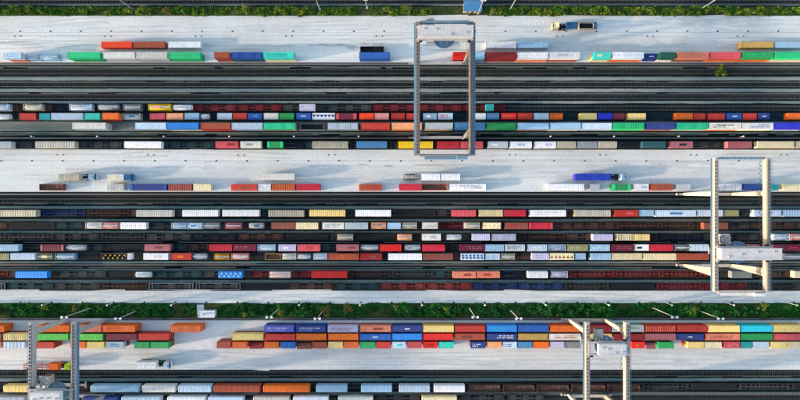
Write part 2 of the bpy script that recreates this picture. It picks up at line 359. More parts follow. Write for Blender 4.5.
def proto_open(L=9.6, H=1.9):                # open-topped skip with a deep inside and a load
    w = 1.22; mb = MB(); t = .12
    mb.box(-L/2, L/2, -w, w, 0, .15)
    mb.hexa([(-L/2,-w,.15),(L/2,-w,.15),(L/2,-w+t,.15),(-L/2,-w+t,.15)], [(-L/2,-w,H),(L/2,-w,H),(L/2,-w+t,H),(-L/2,-w+t,H)])
    mb.hexa([(-L/2,w-t,.15),(L/2,w-t,.15),(L/2,w,.15),(-L/2,w,.15)], [(-L/2,w-t,H),(L/2,w-t,H),(L/2,w,H),(-L/2,w,H)])
    mb.box(-L/2, -L/2+t, -w+t, w-t, .15, H-.002).box(L/2-t, L/2, -w+t, w-t, .15, H-.002)
    n = max(3, int(L/1.5))
    for i in range(n+1):
        x = -L/2+.06 + (L-.12)*i/n
        for s in (-1, 1): mb.box(x-.05, x+.05, s*(w+.03)-.04, s*(w+.03)+.04, .1, H-.05)
    ld = MB(); nx = 24; ny = 6; rr = random.Random(3)
    for i in range(nx+1):
        for j in range(ny+1):
            ld.v.append((-L/2+t + (L-2*t)*i/nx, -w+t + (2*w-2*t)*j/ny, H*.5 + rr.uniform(-.12,.22)))
    for i in range(nx):
        for j in range(ny): a = i*(ny+1)+j; ld.f.append((a, a+ny+1, a+ny+2, a+1))
    return mb.mesh('open_body'), [('load', ld.mesh('load'), 2)]
PROTO = {}
def proto(kind, L):
    if kind == 'box': cls = 6.06 if L < 9 else 12.19
    elif kind == 'swap': cls = 7.4 if L < 8.6 else 9.6 if L < 11.5 else 13.6
    elif kind == 'tank': cls = 6.06 if L < 7.4 else 8.4
    elif kind == 'open': cls = 9.6
    if (kind, cls) not in PROTO: PROTO[kind, cls] = {'box':proto_box, 'swap':proto_swap, 'tank':proto_tank, 'open':proto_open}[kind](cls)
    return PROTO[kind, cls], L/cls
KN = {'box':('shipping_container','container','container'), 'swap':('swap_body','swap body','swap body'), 'tank':('tank_container','tank container','tank container'), 'open':('open_container','open-topped container','container')}
ITEMS = []                                    # everything to be labelled at the end
HT = {'box':2.6, 'swap':2.75, 'tank':2.6, 'open':1.9}
def marks(parent, kind, L, H, c, seed):
    rr = random.Random(seed); mb = MB(); z = H + (.065 if H > 2.7 else .035)
    def q(x0, x1, y0, y1): mb.quad((x0,y0,z), (x1,y0,z), (x1,y1,z), (x0,y1,z))
    if kind == 'triangles':
        n = 6
        for i in range(n): x = -L/2 + L*(i+.5)/n; mb.quad((x-.5,-.6,z), (x+.5,-.6,z), (x,.5,z))
    elif kind == 'diamonds':
        for i in range(5):
            for s in (-1, 1):
                x = -L/2 + L*(i+.5)/5 + (.4 if s > 0 else -.4); y = .5*s; mb.quad((x-.42,y,z), (x,y-.42,z), (x+.42,y,z), (x,y+.42,z))
    elif kind == 'blocks':
        for i in range(6):
            x = -L/2 + L*(i+.5)/6; q(x-.42, x+.42, -.75, -.1); q(x-.5, x+.2, .1, .8)
    elif kind == 'dash':
        q(-.9, .9, -.14, .22); mb.quad((-1.5,.0,z), (-.9,-.1,z), (-.9,.2,z))
    elif kind == 'dots':
        n = max(4, int(L/1.5))
        for i in range(n): x = -L/2 + L*(i+.5)/n; q(x-.14, x+.14, -.2, .16)
    elif kind == 'text':                      # worn stencil smudges, too small in the photograph to be read
        for y0, hh, a, b in ((.08, .5, -.38, rr.uniform(.1, .36)), (-.62, .38, -.38, rr.uniform(-.1, .3))):
            x = L*a
            while x < L*b:
                wd = rr.uniform(.12, .34); q(x, x+wd, y0, y0+hh*rr.uniform(.75, 1)); x += wd + rr.choice((.09, .11, .1, .5))
    elif kind == 'band':
        q(-L/2+.1, -L/2+1.0, -1.1, 1.1); q(L/2-1.0, L/2-.1, -1.1, 1.1)
    elif kind == 'stripes':
        n = int(L/.9)
        for i in range(n): x = -L/2 + L*(i+.5)/n; q(x-.14, x+.14, -1.1, 1.1)
    elif kind == 'patch':
        x = rr.uniform(-.2,.1)*L; q(x-.16*L, x+.16*L, -.45, .4)
    o = obj('marking', mb, P(c), parent); o['kind'] = 'stuff'; return o
def unit(row, x0, x1, yc, col, kind='box', zb=0.0, mk=None, mc='white', flip=None, note='', H=None):
    h = HT[kind]; zt = zb + h
    (X0, Y), (X1, _) = W(x0, yc, zt), W(x1, yc, zt)
    L = X1 - X0 - .18
    (body, kids), sx = proto(kind, L)
    nm, noun, cat = KN[kind]
    root = obj(nm, body, P('dark grey') if kind == 'tank' and col in ('white','light grey') else P(col), None, ((X0+X1)/2, Y + random.uniform(-.06,.06), zb), 0, sx)
    if flip is None: flip = random.random() < .35
    if flip: root.rotation_euler = (0, 0, math.pi)
    root.rotation_euler.z += random.uniform(-.003, .003)
    for n_, me, mi in kids:
        m = P(col) if mi == 0 else (M['galvanised'] if mi == 1 else M['scrap'] if col in ('brown','orange','tan') else M['iron'])
        obj(n_, me, m, root)
    if mk: marks(root, mk, L/sx, h, mc, int(x0))
    ITEMS.append(dict(o=root, row=row, x=(x0+x1)/2, col=col, noun=noun, cat=cat, L=L, note=note, mk=mk))
    return root

# ------------------------------------------------------------------ containers: where each one stands (pixel extents of the roof, colour, kind, marking)
ZP, ZW = .125, 1.18
def row(name, yc, zb, items):
    for it in items:
        x0, x1, col = it[:3]; kind = it[3] if len(it) > 3 else 'box'; mk = it[4] if len(it) > 4 else None; mc = it[5] if len(it) > 5 else 'white'
        unit(name, x0, x1, yc, col, kind, zb, mk, mc)
def stack2(name, yc, items, low=None):         # two high: the named container on top, another colour under it
    for i, it in enumerate(items):
        x0, x1, col = it[:3]; mk = it[3] if len(it) > 3 else None; mc = it[4] if len(it) > 4 else 'white'
        under = it[5] if len(it) > 5 else None
        unit(name, x0, x1, yc, col, 'box', ZP + 2.6, mk, mc)
        if under:
            k0 = (HCAM - ZP - 5.2)/(HCAM - ZP - 2.6); f = lambda p, c: c + (p-c)*k0
            unit(name, f(x0, 400), f(x1, 400), f(yc, 200), under, 'box', ZP, note='under')
# topmost yard
stack2('T', 55.2, [(3,21,'pale blue','text','light blue','orange'),(67,100,'mint green',None,'','green'),(103,135,'off-white',None,'','light grey'),(136,167,'off-white',None,'','light grey'),(169,200,'mint green','dots','green','green'),
  (214,230,'rust red',None,'','rust red'),(231,262,'blue','stripes','dark blue','dark teal'),(263,294,'turquoise','text','teal','cream'),(359,390,'blue',None,'','blue'),
  (453,468,'bright red',None,'','rust red'),(470,485,'light blue',None,'','steel blue'),(485.5,516.5,'dark red',None,'','dark red'),(517.5,548.5,'white','dots','light grey','orange'),(549.5,580,'white','patch','lilac','rust red'),
  (594,611,'turquoise','patch','cream','pale yellow'),(612.5,644,'white','dots','grey','orange'),(660.5,676,'dark green','dots','green','off-white'),(677.5,709,'salmon',None,'','brown'),(710,741,'rose',None,'','orange'),
  (742.5,774,'green','text','mint green','orange'),(775,807,'mint green',None,'','cream')])
row('T', 56.6, ZP, [(22,37,'pale blue','tank'),(38,57,'light blue','tank'),(645,659,'dark blue','box','dash')])
row('U', 44.8, ZP, [(101,132,'bright orange'),(133,165,'rust red'),(168,201,'white'),(485.5,516.5,'white'),(517.5,548.5,'light blue','box','dots','pale blue'),(741,774,'tan'),(775,807,'light blue')])
row('U', 49.6, ZP, [(360,384,'navy','open')])
# the two storage rows in the middle of the upper rails
row('B', 116.3, .05, [(-8,10,'white','tank'),(19,36,'red'),(39,50,'teal'),(51,83,'pale blue'),(84.5,100,'turquoise'),(122,140,'off-white','tank','patch','steel blue'),(149.5,165,'rose'),(166,183,'peach'),
  (184.5,199,'light blue','box','dots'),(200,209,'white','tank'),(217,232,'pale blue'),(232.5,247,'red'),(247.5,262,'blue','box','patch','steel blue'),(263.5,278.5,'off-white'),(279,294,'green'),
  (296,311,'blue','box','dash'),(312,335,'white','box','triangles','dark blue'),(335.5,357,'maroon','box','band','rose'),(359,374,'bright orange'),(374.5,389,'pink'),(391,405,'red'),(406,419,'red'),(423,437,'light blue','box','patch'),(438,453,'pale blue','box','text','rose'),
  (473,486,'white'),(486.5,499.5,'steel blue','box','dots','white'),(501,516.5,'bright red','box','text','salmon'),(517.5,532.5,'red'),(534,549,'pale blue'),(549.5,563,'orange'),(580,597,'pale yellow'),(597.5,612.5,'royal blue'),(613,625,'maroon'),(628,646,'pale yellow'),
  (676,693,'orange'),(693.5,705.5,'red'),(708,725,'red'),(727,742,'blue','box','dash'),(743,757,'red'),(758,770,'dark blue','box','dash'),(788,806,'orange')])
unit('B', 102, 118.5, 116.0, 'orange', 'box', 2.66); unit('B', 104, 120, 117.0, 'bright red', 'box', .05, note='under')
stack2('C', 125.9, [(72,105.5,'off-white',None,'','light grey'),(135,166,'pale blue',None,'','olive'),(166.5,198.5,'bright blue',None,'','cream'),(200.5,230.5,'rust red',None,'','bright red'),(231.5,262.5,'pale blue',None,'','light grey'),(263.5,295,'mint green','stripes','turquoise','orange'),
  (327.5,358,'light grey','stripes','pale blue','grey'),(360.5,390,'red',None,'','dark red'),(391.5,422,'peach',None,'','orange'),(425,453,'light grey',None,'','tan'),(454.5,485.5,'steel blue',None,'','blue'),(486.5,516,'green',None,'','dark green'),(517.5,549,'light blue',None,'','rust red'),(550,581,'light blue',None,'','off-white'),
  (582,612,'pale blue',None,'','light grey'),(613.5,644.5,'mint green','stripes','green','lime green'),(646.5,676,'dark blue',None,'','salmon'),(677,708.5,'mint green','stripes','turquoise','off-white'),(709.5,741.5,'off-white','text','dark grey','orange'),(742.5,773.5,'white','text','steel blue','cream'),(774.5,806,'royal blue',None,'','pale blue')])
row('C', 126.8, .11, [(300,324,'grey','open')])
# trains
row('A', ROWY['A'], ZW, [(-10,8,'pale blue','tank'),(23,41,'beige','tank'),(69,91,'pale blue','tank','text','grey'),(97,118,'light grey','tank'),(123,140,'grey','tank'),(148,170,'yellow','tank','patch','pink'),(172,192,'white','tank','text','lilac'),(299,315,'lilac','swap','text','white'),(486,494,'teal')])
row('D', ROWY['D'], ZW, [(-25,11,'light grey','swap'),(35,75,'beige','swap','stripes','off-white'),(124,161,'white','swap'),(215,238,'rose','swap','patch','dark red'),(240,261,'off-white','swap','patch','grey'),(267,283,'green','box','band','mint green'),(312,348,'beige','swap','stripes','taupe'),
  (356,387,'steel blue','swap'),(398,433,'yellow','swap'),(437,459.5,'crimson','swap','patch','dark red'),(460,483,'rose','swap'),(488,508,'light grey','swap','patch'),(510,532,'white','swap','patch','light blue'),(535,556,'white','swap','patch','lilac'),(556.5,576,'beige','swap'),(577,597,'grey','swap'),(597.5,617,'beige','swap','dots','off-white'),
  (643,666,'dark teal','swap'),(671,693,'mauve','swap','patch','navy'),(728,752,'mauve','swap','text','rose'),(758,794,'cream','swap','dots','off-white'),(796,830,'beige','swap')])
row('F', ROWY['F'], ZW, [(-2,36,'beige','swap','stripes','cream'),(136,172,'off-white','swap','stripes','beige'),(182,218,'white','swap'),(222,259,'white','swap'),(268,304,'taupe','swap','stripes','beige'),(309,345,'pale yellow','swap'),(355,391,'white','swap'),(452,476,'rose','swap'),(479,503,'cream','swap','stripes','pale yellow'),
  (503.5,526,'crimson','swap'),(530,566,'white','swap','text','off-white'),(575,611,'beige','swap','stripes','off-white'),(615,638.5,'red','swap','patch','rose'),(639,654,'light blue','box'),(656,696,'pale blue','swap','patch','steel blue'),(698,723,'pale blue','swap','stripes','white'),(723.5,739,'olive','box'),(754,781,'pale blue','swap','text','light blue'),(784,806,'light blue','swap','stripes','pale blue')])
row('G', ROWY['G'], ZW, [(85,101,'off-white','tank'),(101.5,117,'pink','tank'),(120,146,'white','swap','dots','salmon'),(171,186,'light blue','tank'),(187,202,'pale blue','tank','patch','steel blue'),(203,219,'grey','tank'),(225,241,'mauve','tank','dots','off-white'),(248,264,'light grey','tank','patch','dark grey'),(271,295,'brown','swap','text','mauve'),(295.5,318,'cream','swap'),
  (322,344,'off-white','swap','text','light grey'),(344.5,368,'light grey','swap','text','light blue'),(371,386,'peach','tank','text','brown'),(387,401,'light blue','box'),(402,417,'beige','tank','text','taupe'),(422,438,'off-white','box','text','taupe'),(464,480,'beige','tank'),(483,501,'cream','box','dots','taupe'),(505,528,'brown','swap','text','red'),(528.5,553,'crimson','swap','band','rose'),(704,728,'brown','swap')])
row('H', ROWY['H'], ZW, [(337,353,'taupe','tank','dots','off-white'),(397,412,'peach','tank','dots','brown'),(422,441,'off-white','swap','patch','lilac'),(446,462,'white','tank','patch','pale blue'),(472,490,'lilac','swap'),(492,516,'lilac','swap','stripes','light grey'),(593,613,'lilac','swap'),(617,633.5,'cream','box','stripes','olive'),(634,650,'pale yellow','box','stripes','cream'),(720,730,'lilac','box'),(773,790,'pale blue','tank'),(791,808,'pink','tank')])
row('I', ROWY['I'], ZW, [(-16,18,'light blue','swap'),(40,64,'maroon','swap','band','mauve'),(65,85,'light grey','tank','dots','pale blue'),(144,170,'mauve','swap','patch','brown'),(209,232,'crimson','swap'),(232.5,256,'maroon','swap','text','mauve'),(257,275,'pale blue','tank','dots','steel blue'),(278,296,'lilac','swap','patch','white'),(297,320,'rose','swap','patch','red'),
  (336,359,'mauve','swap','patch','brown'),(360,379,'light grey','tank','dots','pale blue'),(379.5,401.5,'bright red','swap'),(404,421,'light grey','tank','patch','grey'),(422,445,'crimson','swap'),(460,484.5,'maroon','swap','text','mauve'),(485,504,'light blue','swap'),(504.5,525,'light grey','swap','text','grey'),(528,547,'pale blue','swap','text','white'),(548,566,'pale blue','tank','text','steel blue'),
  (568,588,'olive','swap','text','beige'),(590,610,'light blue','swap','text','white'),(611,634,'maroon','swap','text','mauve'),(634.5,649,'white','box','patch','navy'),(649.5,673,'crimson','swap'),(675,690,'grey','tank'),(691,709,'pale blue','swap'),(736,760,'mauve','swap'),(774,806,'maroon','swap','patch','crimson')])
row('J', ROWY['J'], ZW, [(-12,9,'olive','swap'),(10,35,'pale blue','swap'),(37,52,'olive','tank','patch','cream'),(55,74,'light blue','tank','dots','white'),(102,126,'dark grey','open','diamonds','gold'),(127,131,'white'),(143,168,'white','swap','patch','off-white'),(171,191.5,'red','swap','patch','orange'),(192,207,'light grey','tank','dots','white'),(214,229,'gold','tank','text','olive'),(231,248,'pink','tank','text','off-white'),
  (265,281,'tan','open'),(282,296,'off-white','tank','dots','grey'),(296.5,311,'light grey','tank','text','white'),(313,327,'pale blue','tank','dots','steel blue'),(328,359,'rust red','swap','text','orange'),(360,382,'dark red','swap','patch','brown'),(388,422,'white','swap'),(422.5,453,'brown','swap','dots','rust red'),(461,484,'pale blue','swap','blocks','dark blue'),(485,500,'pale blue','box','text','light blue'),(501,515,'beige','tank'),
  (532,549,'lilac','swap','text','light grey'),(549.5,574,'cream','swap','triangles','brown'),(575,586,'light blue','box'),(591,611,'light blue','swap','stripes','pale blue'),(611.5,642,'cream','swap','dots','off-white'),(643,676.5,'cream','swap','dots','off-white'),(677,709,'rust red','swap'),(784,806,'grey','tank')])
row('K', ROWY['K'], ZW, [(15,47,'bright blue','swap'),(134,151,'white','tank','patch','light blue'),(218,242,'bright blue','swap','diamonds','pale blue'),(269,290,'off-white','tank','stripes','pink'),(311,347,'bright red','swap','stripes','red'),(453,476,'salmon','swap','patch','rust red'),(476.5,500,'salmon','swap','patch','red'),(528,548,'white','swap'),(552,568,'lilac','tank','text','grey'),(732,752,'grey','swap','stripes','olive'),(795,815,'cream','swap')])
# lower edge of the middle pavement
row('E', 187.2, ZP, [(39,63,'brown','open'),(107,124,'off-white','box','stripes','light grey'),(130,167,'dark blue','swap','band','blue'),(168,192,'brown','swap','stripes','rose'),(193,211,'cream','swap'),(231,257,'red','swap','patch','brown'),(257.5,271,'white','box','dots','grey'),(271.5,295,'rust red','swap','stripes','orange'),(295.5,320,'crimson','swap'),(359,382,'rust red','swap','text','red'),
  (399,421.5,'crimson','swap','patch','red'),(422,447,'orange','open'),(450,486,'white','swap','text','grey'),(548,584,'white','swap','dots','cream'),(590,600,'light grey','box'),(612,631,'green','box','band','mint green'),(634,649,'white','box','patch','light blue'),(651,673,'rust red','swap','text','brown'),(676,691,'light grey','box'),(718,742,'white','box','stripes','light grey'),(744,766,'dark blue','swap','stripes','blue'),(772,779,'teal','box'),(783,806,'cream','swap')])
# the lower stacks
stack2('R', 328.9, [(-24,4,'orange',None,'','orange'),(37,69,'orange',None,'','salmon'),(77,101,'salmon','dots','pink','orange'),(102.5,135,'orange','text','rust red','orange'),(170,200.5,'orange','stripes','salmon','orange'),(264,294,'violet blue','text','lilac','dark blue'),(295.5,326,'dark blue','text','lilac','blue'),(327.5,358,'lilac','text','mauve','mauve'),(360,391,'salmon','patch','rust red','brown'),(392,422,'dark blue','dash','white','navy'),
  (423,454,'pale yellow',None,'','gold'),(454.5,485.5,'red',None,'','rust red'),(486.5,517,'bright blue','text','cyan','blue'),(518,549,'blue',None,'','dark blue'),(550,581,'orange',None,'','red'),(583,611,'dark red',None,'','maroon'),(612,644,'light grey','text','green','green'),(645,676,'red','stripes','salmon','rust red'),(677,707.5,'red','text','rust red','dark red'),(708.5,740,'pale yellow',None,'','tan'),(741,773,'cyan',None,'','teal'),(774,806,'pale yellow',None,'','tan')])
stack2('Q', 337.0, [(-30,1.5,'brown'),(3,32,'pale yellow','stripes','cream'),(36,68,'lime green'),(70,103,'lime green','dots','green'),(105.5,137,'maroon'),(138,169,'red'),(232,263.5,'pale yellow'),(264.5,295.5,'red'),(296,326.5,'orange'),(328,358.5,'orange'),(360,391,'blue','dash'),(392,422,'bright blue'),(423,453,'bright red'),(454.5,485,'rust red','patch','brown'),(486.5,517,'dark blue','text','white'),
  (518,548,'tan'),(549,581,'off-white','text','red'),(583,612,'pale yellow','dots','gold'),(613,644.5,'dark red'),(645,676,'mauve'),(677,704,'dark blue','dash'),(706,740,'salmon','text','rust red'),(741,773,'green'),(774,806,'rose')])
stack2('O', 345.2, [(-24,1,'salmon'),(3,25,'pale blue','stripes','white'),(36,54,'red'),(70,85.5,'orange'),(86.5,104,'pale yellow'),(106,123,'pale blue','text','steel blue'),(134,149.5,'green'),(150,169,'green'),(216.5,231,'rust red'),(232,247,'orange','text','salmon'),(264,279,'orange'),(280,295.5,'blue','stripes','steel blue'),(312,327,'rust red'),(328,343,'pale yellow'),(343.5,358.5,'orange','text','salmon'),
  (360,375.5,'green'),(376,391,'red'),(392,406,'pale blue','patch','turquoise'),(407,422,'rose'),(423,438,'bright red','text','dark red'),(438.5,454,'turquoise'),(470.5,486,'dark blue','text','white'),(487,502,'peach'),(503,517,'pale blue','text','navy'),(517.5,532.5,'steel blue'),(533,549,'orange'),(550,564.5,'lilac'),(565,581,'grey'),(632,645,'bright red','patch','orange'),(658.5,674,'green'),
  (688,704,'pale yellow'),(704.5,722,'cream'),(724,740,'rose','text','pink'),(741,752,'teal'),(753,769,'pale blue'),(771,787,'pale yellow'),(787.5,806,'cream')])
row('O', 345.8, ZP, [(249,263,'dark red'),(296.5,311.5,'brown'),(606,622,'maroon'),(646,656,'mauve')])
# lower tier beneath the two nearer rows of the lower stacks, all but hidden: one mass
proto('box', 12.19); proto('box', 6.06); bv, bf, bm = [], [], []
base = [d for d in ITEMS if d['row'] in ('Q', 'O') and d['o'].location.z > 2]
mb = MB()
for d in base:
    x, y, h = d['o'].location.x, d['o'].location.y, d['L']/2; n = int(d['L']/.6)
    mb.box(x-h, x+h, y-1.2, y+1.2, .13, 2.71)
    for s in (-1, 1):
        for i in range(n+1): xx = x-h+.05 + (2*h-.1)*i/n; mb.box(xx-.06, xx+.06, y+s*1.2-.025, y+s*1.2+.025, .14, 2.70)
tag(obj('container_base_tier', mb, P('rust red')), 'shadowed bottom tier of containers beneath the lower stacks', 'containers', kind='stuff')

# ------------------------------------------------------------------ wagons
def bogie_mesh():
    b = MB()
    for s in (-1, 1):
        b.box(-1.5, 1.5, s*1.0-.09, s*1.0+.09, .42, .75)
        for x in (-.9, .9): b.cyl((x, s*.68, .72), (x, s*.83, .72), .46, 12); b.box(x-.2, x+.2, s*1.0-.13, s*1.0+.13, .5, .82)
    for x in (-.9, .9): b.cyl((x, -.7, .72), (x, .7, .72), .09, 8)
    b.box(-.25, .25, -1.05, 1.05, .6, .95); return b.mesh('bogie')
BOG = bogie_mesh(); LW = 18.4
def wagon_mesh(v):
    b = MB(); h = LW/2
    for s in (-1, 1):
        b.box(-h+.3, h-.3, s*1.2-.08, s*1.2+.08, .88, 1.15)
        for e in (-1, 1): b.cyl((e*(h-.3), s*.88, 1.02), (e*(h+.22), s*.88, 1.02), .11, 8); b.cyl((e*(h+.22), s*.88, 1.02), (e*(h+.3), s*.88, 1.02), .22, 10)
    b.box(-h+.4, h-.4, -.28, .28, .86, 1.12)
    n = [9, 7, 11, 8][v]
    for i in range(n): x = -h+.75 + (LW-1.5)*i/(n-1); b.box(x-.12, x+.12, -1.115, 1.115, .9, 1.10)
    for e in (-1, 1): b.box(e*(h-.18)-.16, e*(h-.18)+.16, -1.3, 1.3, .80, 1.165)
    if v in (1, 3):
        for x in (-h+2.6, 0, h-2.6): b.box(x-1.6, x+1.6, -1.115, 1.115, 1.105, 1.135)
    if v == 2:
        for s in (-1, 1):
            for x in (-6, -2, 2, 6): b.bar((x-2, s*1.1, 1.0), (x, 0, 1.06), .08); b.bar((x, 0, 1.06), (x+2, s*1.1, 1.0), .08)
    for x in (-7.2, -4.2, -1.2, 1.2, 4.2, 7.2):
        for s in (-1, 1): b.box(x-.12, x+.12, s*1.18-.09, s*1.18+.09, 1.15, 1.27)
    if v == 3:
        for s in (-1, 1): b.box(-1.2, 1.2, s*.75-.3, s*.75+.3, .5, .85)
    return b.mesh('wagon_frame')
WM = [wagon_mesh(i) for i in range(4)]
DECKM = MB()
for i in range(30): x = -LW/2+.7 + (LW-1.4)*i/29; DECKM.box(x-.25, x+.25, -1.1, 1.1, 1.12, 1.17)
DECKM = DECKM.mesh('deck_planks')
RIM = MB()
for s in (-1, 1): RIM.box(-LW/2+.3, LW/2-.3, s*1.28-.07, s*1.28+.07, 1.15, 1.62)
for e in (-1, 1): RIM.box(e*(LW/2-.36)-.06, e*(LW/2-.36)+.06, -1.21, 1.21, 1.17, 1.6)
for x in (-LW/2+1.6, LW/2-1.6): RIM.box(x-.06, x+.06, -1.21, 1.21, 1.17, 1.5)
RIM = RIM.mesh('side_boards')
def wagon(row_, x0, x1, mat_name, style=0, note=''):
    (X0, _), (X1, _) = W(x0, 0, 1.1), W(x1, 0, 1.1); L = X1-X0-.62; Y = TY[row_]
    o = obj('flat_wagon', WM[style % 4], M['w_'+mat_name], None, ((X0+X1)/2, Y, 0), 0, L/LW)
    for e in (-1, 1): obj('bogie', BOG, M['black'], o, (e*(LW/2-2.3), 0, 0), 0, LW/L)
    if style >= 8: obj('side_boards', RIM, P('grey'), o)
    if style % 4 in (0,) and style < 8: obj('deck', DECKM, M['iron'], o)
    ITEMS.append(dict(o=o, row=row_, x=(x0+x1)/2, col=mat_name, noun='flat wagon', cat='wagon', L=L, note=note, mk=None)); return o
def split(row_, a, b, target=47):              # joints between wagons fall in the gaps between the loads
    occ = [(d['x']-d['L']*PPM/2, d['x']+d['L']*PPM/2) for d in ITEMS if d['row'] == row_ and d['cat'] != 'wagon']
    pts = [a] + [x for x in np.arange(a+1, b, 1.0) if all(x <= p+.4 or x >= q-.4 for p, q in occ)] + [b]
    best = [0] + [1e18]*(len(pts)-1); prev = [0]*len(pts)
    for i in range(1, len(pts)):
        for j in range(i-1, -1, -1):
            l = pts[i]-pts[j]
            if l > 82: break
            if l < 28: continue
            c = best[j] + (l-target)**2
            if c < best[i]: best[i] = c; prev[i] = j
    out = []; i = len(pts)-1
    while i > 0: out.append((pts[prev[i]], pts[i])); i = prev[i]
    return out[::-1]
WC = {'A':[(195,285,'dark red'),(380,510,'dark red')], 'K':[(-30,15,'red'),(285,352,'dark red'),(590,700,'red')], 'L':[(385,445,'red'),(480,545,'dark blue'),(680,740,'dark red')], 'G':[(438,465,'dark red'),(540,704,'brown')], 'J':[(100,140,'olive')], 'F':[(37,60,'dark blue'),(170,184,'dark blue')], 'D':[]}
rr = random.Random(11)
for k, spans in {'A':[(-40,506)], 'D':[(-40,840)], 'F':[(-40,840)], 'G':[(-40,840)], 'H':[(-40,840)], 'I':[(-40,840)], 'J':[(-40,840)], 'K':[(-40,840)], 'L':[(-40,840)]}.items():
    for a, b in spans:
        for x0, x1 in split(k, a, b):
            c = rr.choice(['dark grey','dark grey','dark teal','brown','navy']); xm = (x0+x1)/2; st = rr.choice([0,1,2,3,1,2])
            for p, q, cc in WC.get(k, []):
                if min(x1, q)-max(x0, p) > 12: c = cc; st = rr.choice([1,2,3])
            if k == 'L' and (xm < 30 or 160 < xm < 250): c = 'dark grey'; st = 9
            wagon(k, x0, x1, c, st)
# covered and open wagons along the bottom edge
def proto_covered(L, H=3.1):
    w = 1.36; b = MB(); prof = [(-w,0),(-w,2.3),(-w+.05,2.58),(-w+.22,2.74),(-.5,2.82),(0,2.84),(.5,2.82),(w-.22,2.74),(w-.05,2.58),(w,2.3),(w,0)]
    xs = [-L/2, -L/2+.25, L/2-.25, L/2]; n = len(prof)
    for i, x in enumerate(xs):
        k = .94 if i in (0, 3) else 1
        for y, z in prof: b.v.append((x, y*k, z*(.97 if i in (0, 3) else 1)))
    for i in range(3):
        for j in range(n-1): a = i*n+j; b.f.append((a, a+1, a+n+1, a+n))
    b.f += [tuple(range(n)), tuple(range(3*n, 4*n))[::-1]]
    m = max(4, int(L/1.6))
    for i in range(m+1):
        x = -L/2+.3 + (L-.6)*i/m
        for j in range(1, n-2): b.bar((x, prof[j][0], prof[j][1]), (x, prof[j+1][0], prof[j+1][1]), .035, (1,0,0))
    return b.mesh('covered_body')
COV = proto_covered(13.0); GOND = proto_open(13.0, 2.2)
UND = MB()
for s in (-1, 1):
    UND.box(-6.5, 6.5, s*1.2-.08, s*1.2+.08, .86, 1.12)
    for e in (-1, 1): UND.cyl((e*6.4, s*.88, 1.02), (e*6.95, s*.88, 1.02), .12, 8); UND.cyl((e*6.95, s*.88, 1.02), (e*7.03, s*.88, 1.02), .22, 10)
UND.box(-6.6, 6.6, -1.1, 1.1, .9, 1.1); UND = UND.mesh('underframe')
def closed_wagon(row_, x0, x1, col, open_=False):
    zt = 3.3 if open_ else 4.1; (X0, _), (X1, _) = W(x0, 0, zt), W(x1, 0, zt); L = X1-X0; Y = TY[row_]; s = L/13.0
    t = empty('gondola_wagon' if open_ else 'covered_wagon', ((X0+X1)/2, Y, 0))
    obj('underframe', UND, M['iron'], t, (0,0,0), 0, s*.985)
    for e in (-1, 1): obj('bogie', BOG, M['black'], t, (e*(L/2-2.1), 0, 0))
    if open_: obj('body', GOND[0], M['gond'], t, (0,0,1.1), 0, s); obj('load', GOND[1][0][1], M['scrap'], t, (0,0,1.1), 0, s)
    else: obj('body', COV, P(col), t, (0,0,1.1), 0, s)
    ITEMS.append(dict(o=t, row=row_, x=(x0+x1)/2, col=col, noun='open wagon' if open_ else 'covered wagon', cat='wagon', L=L, note='', mk=None))
for a, b, c in [(3,34,'pale yellow'),(36,54,'off-white'),(90,138.5,'light blue'),(142,175,'off-white'),(178,211,'pale blue'),(213.5,260,'rust red'),(263,309.5,'orange'),(316,347,'light blue'),(361,392,'light blue'),(399,430,'pale blue'),(434,465,'white')]: closed_wagon('M', a, b, c)
for a, b in [(56,68),(77,88)]: closed_wagon('M', a, b, 'brown', True)
for a, b in [(469,500),(503.5,534),(537.5,568.5),(572,605),(608,640)]: closed_wagon('M', a, b, 'brown', True)
for a, b, c in [(642,689,'dark grey'),(691,737,'brown'),(739,790,'dark grey'),(792,838,'brown')]: wagon('M', a, b, c, 2 if c == 'dark grey' else 0)
for a, b, c in [(-30,24,'light grey'),(82,117,'dark blue'),(121,160,'pale blue'),(167,205,'white'),(208,243,'pale blue'),(253,289,'off-white'),(293,328,'white'),(338,373,'off-white'),(422,457,'cream')]: closed_wagon('N', a, b, c)
for a, b in [(375,420),(460,505),(507,545)]: wagon('N', a, b, 'dark grey', 1)

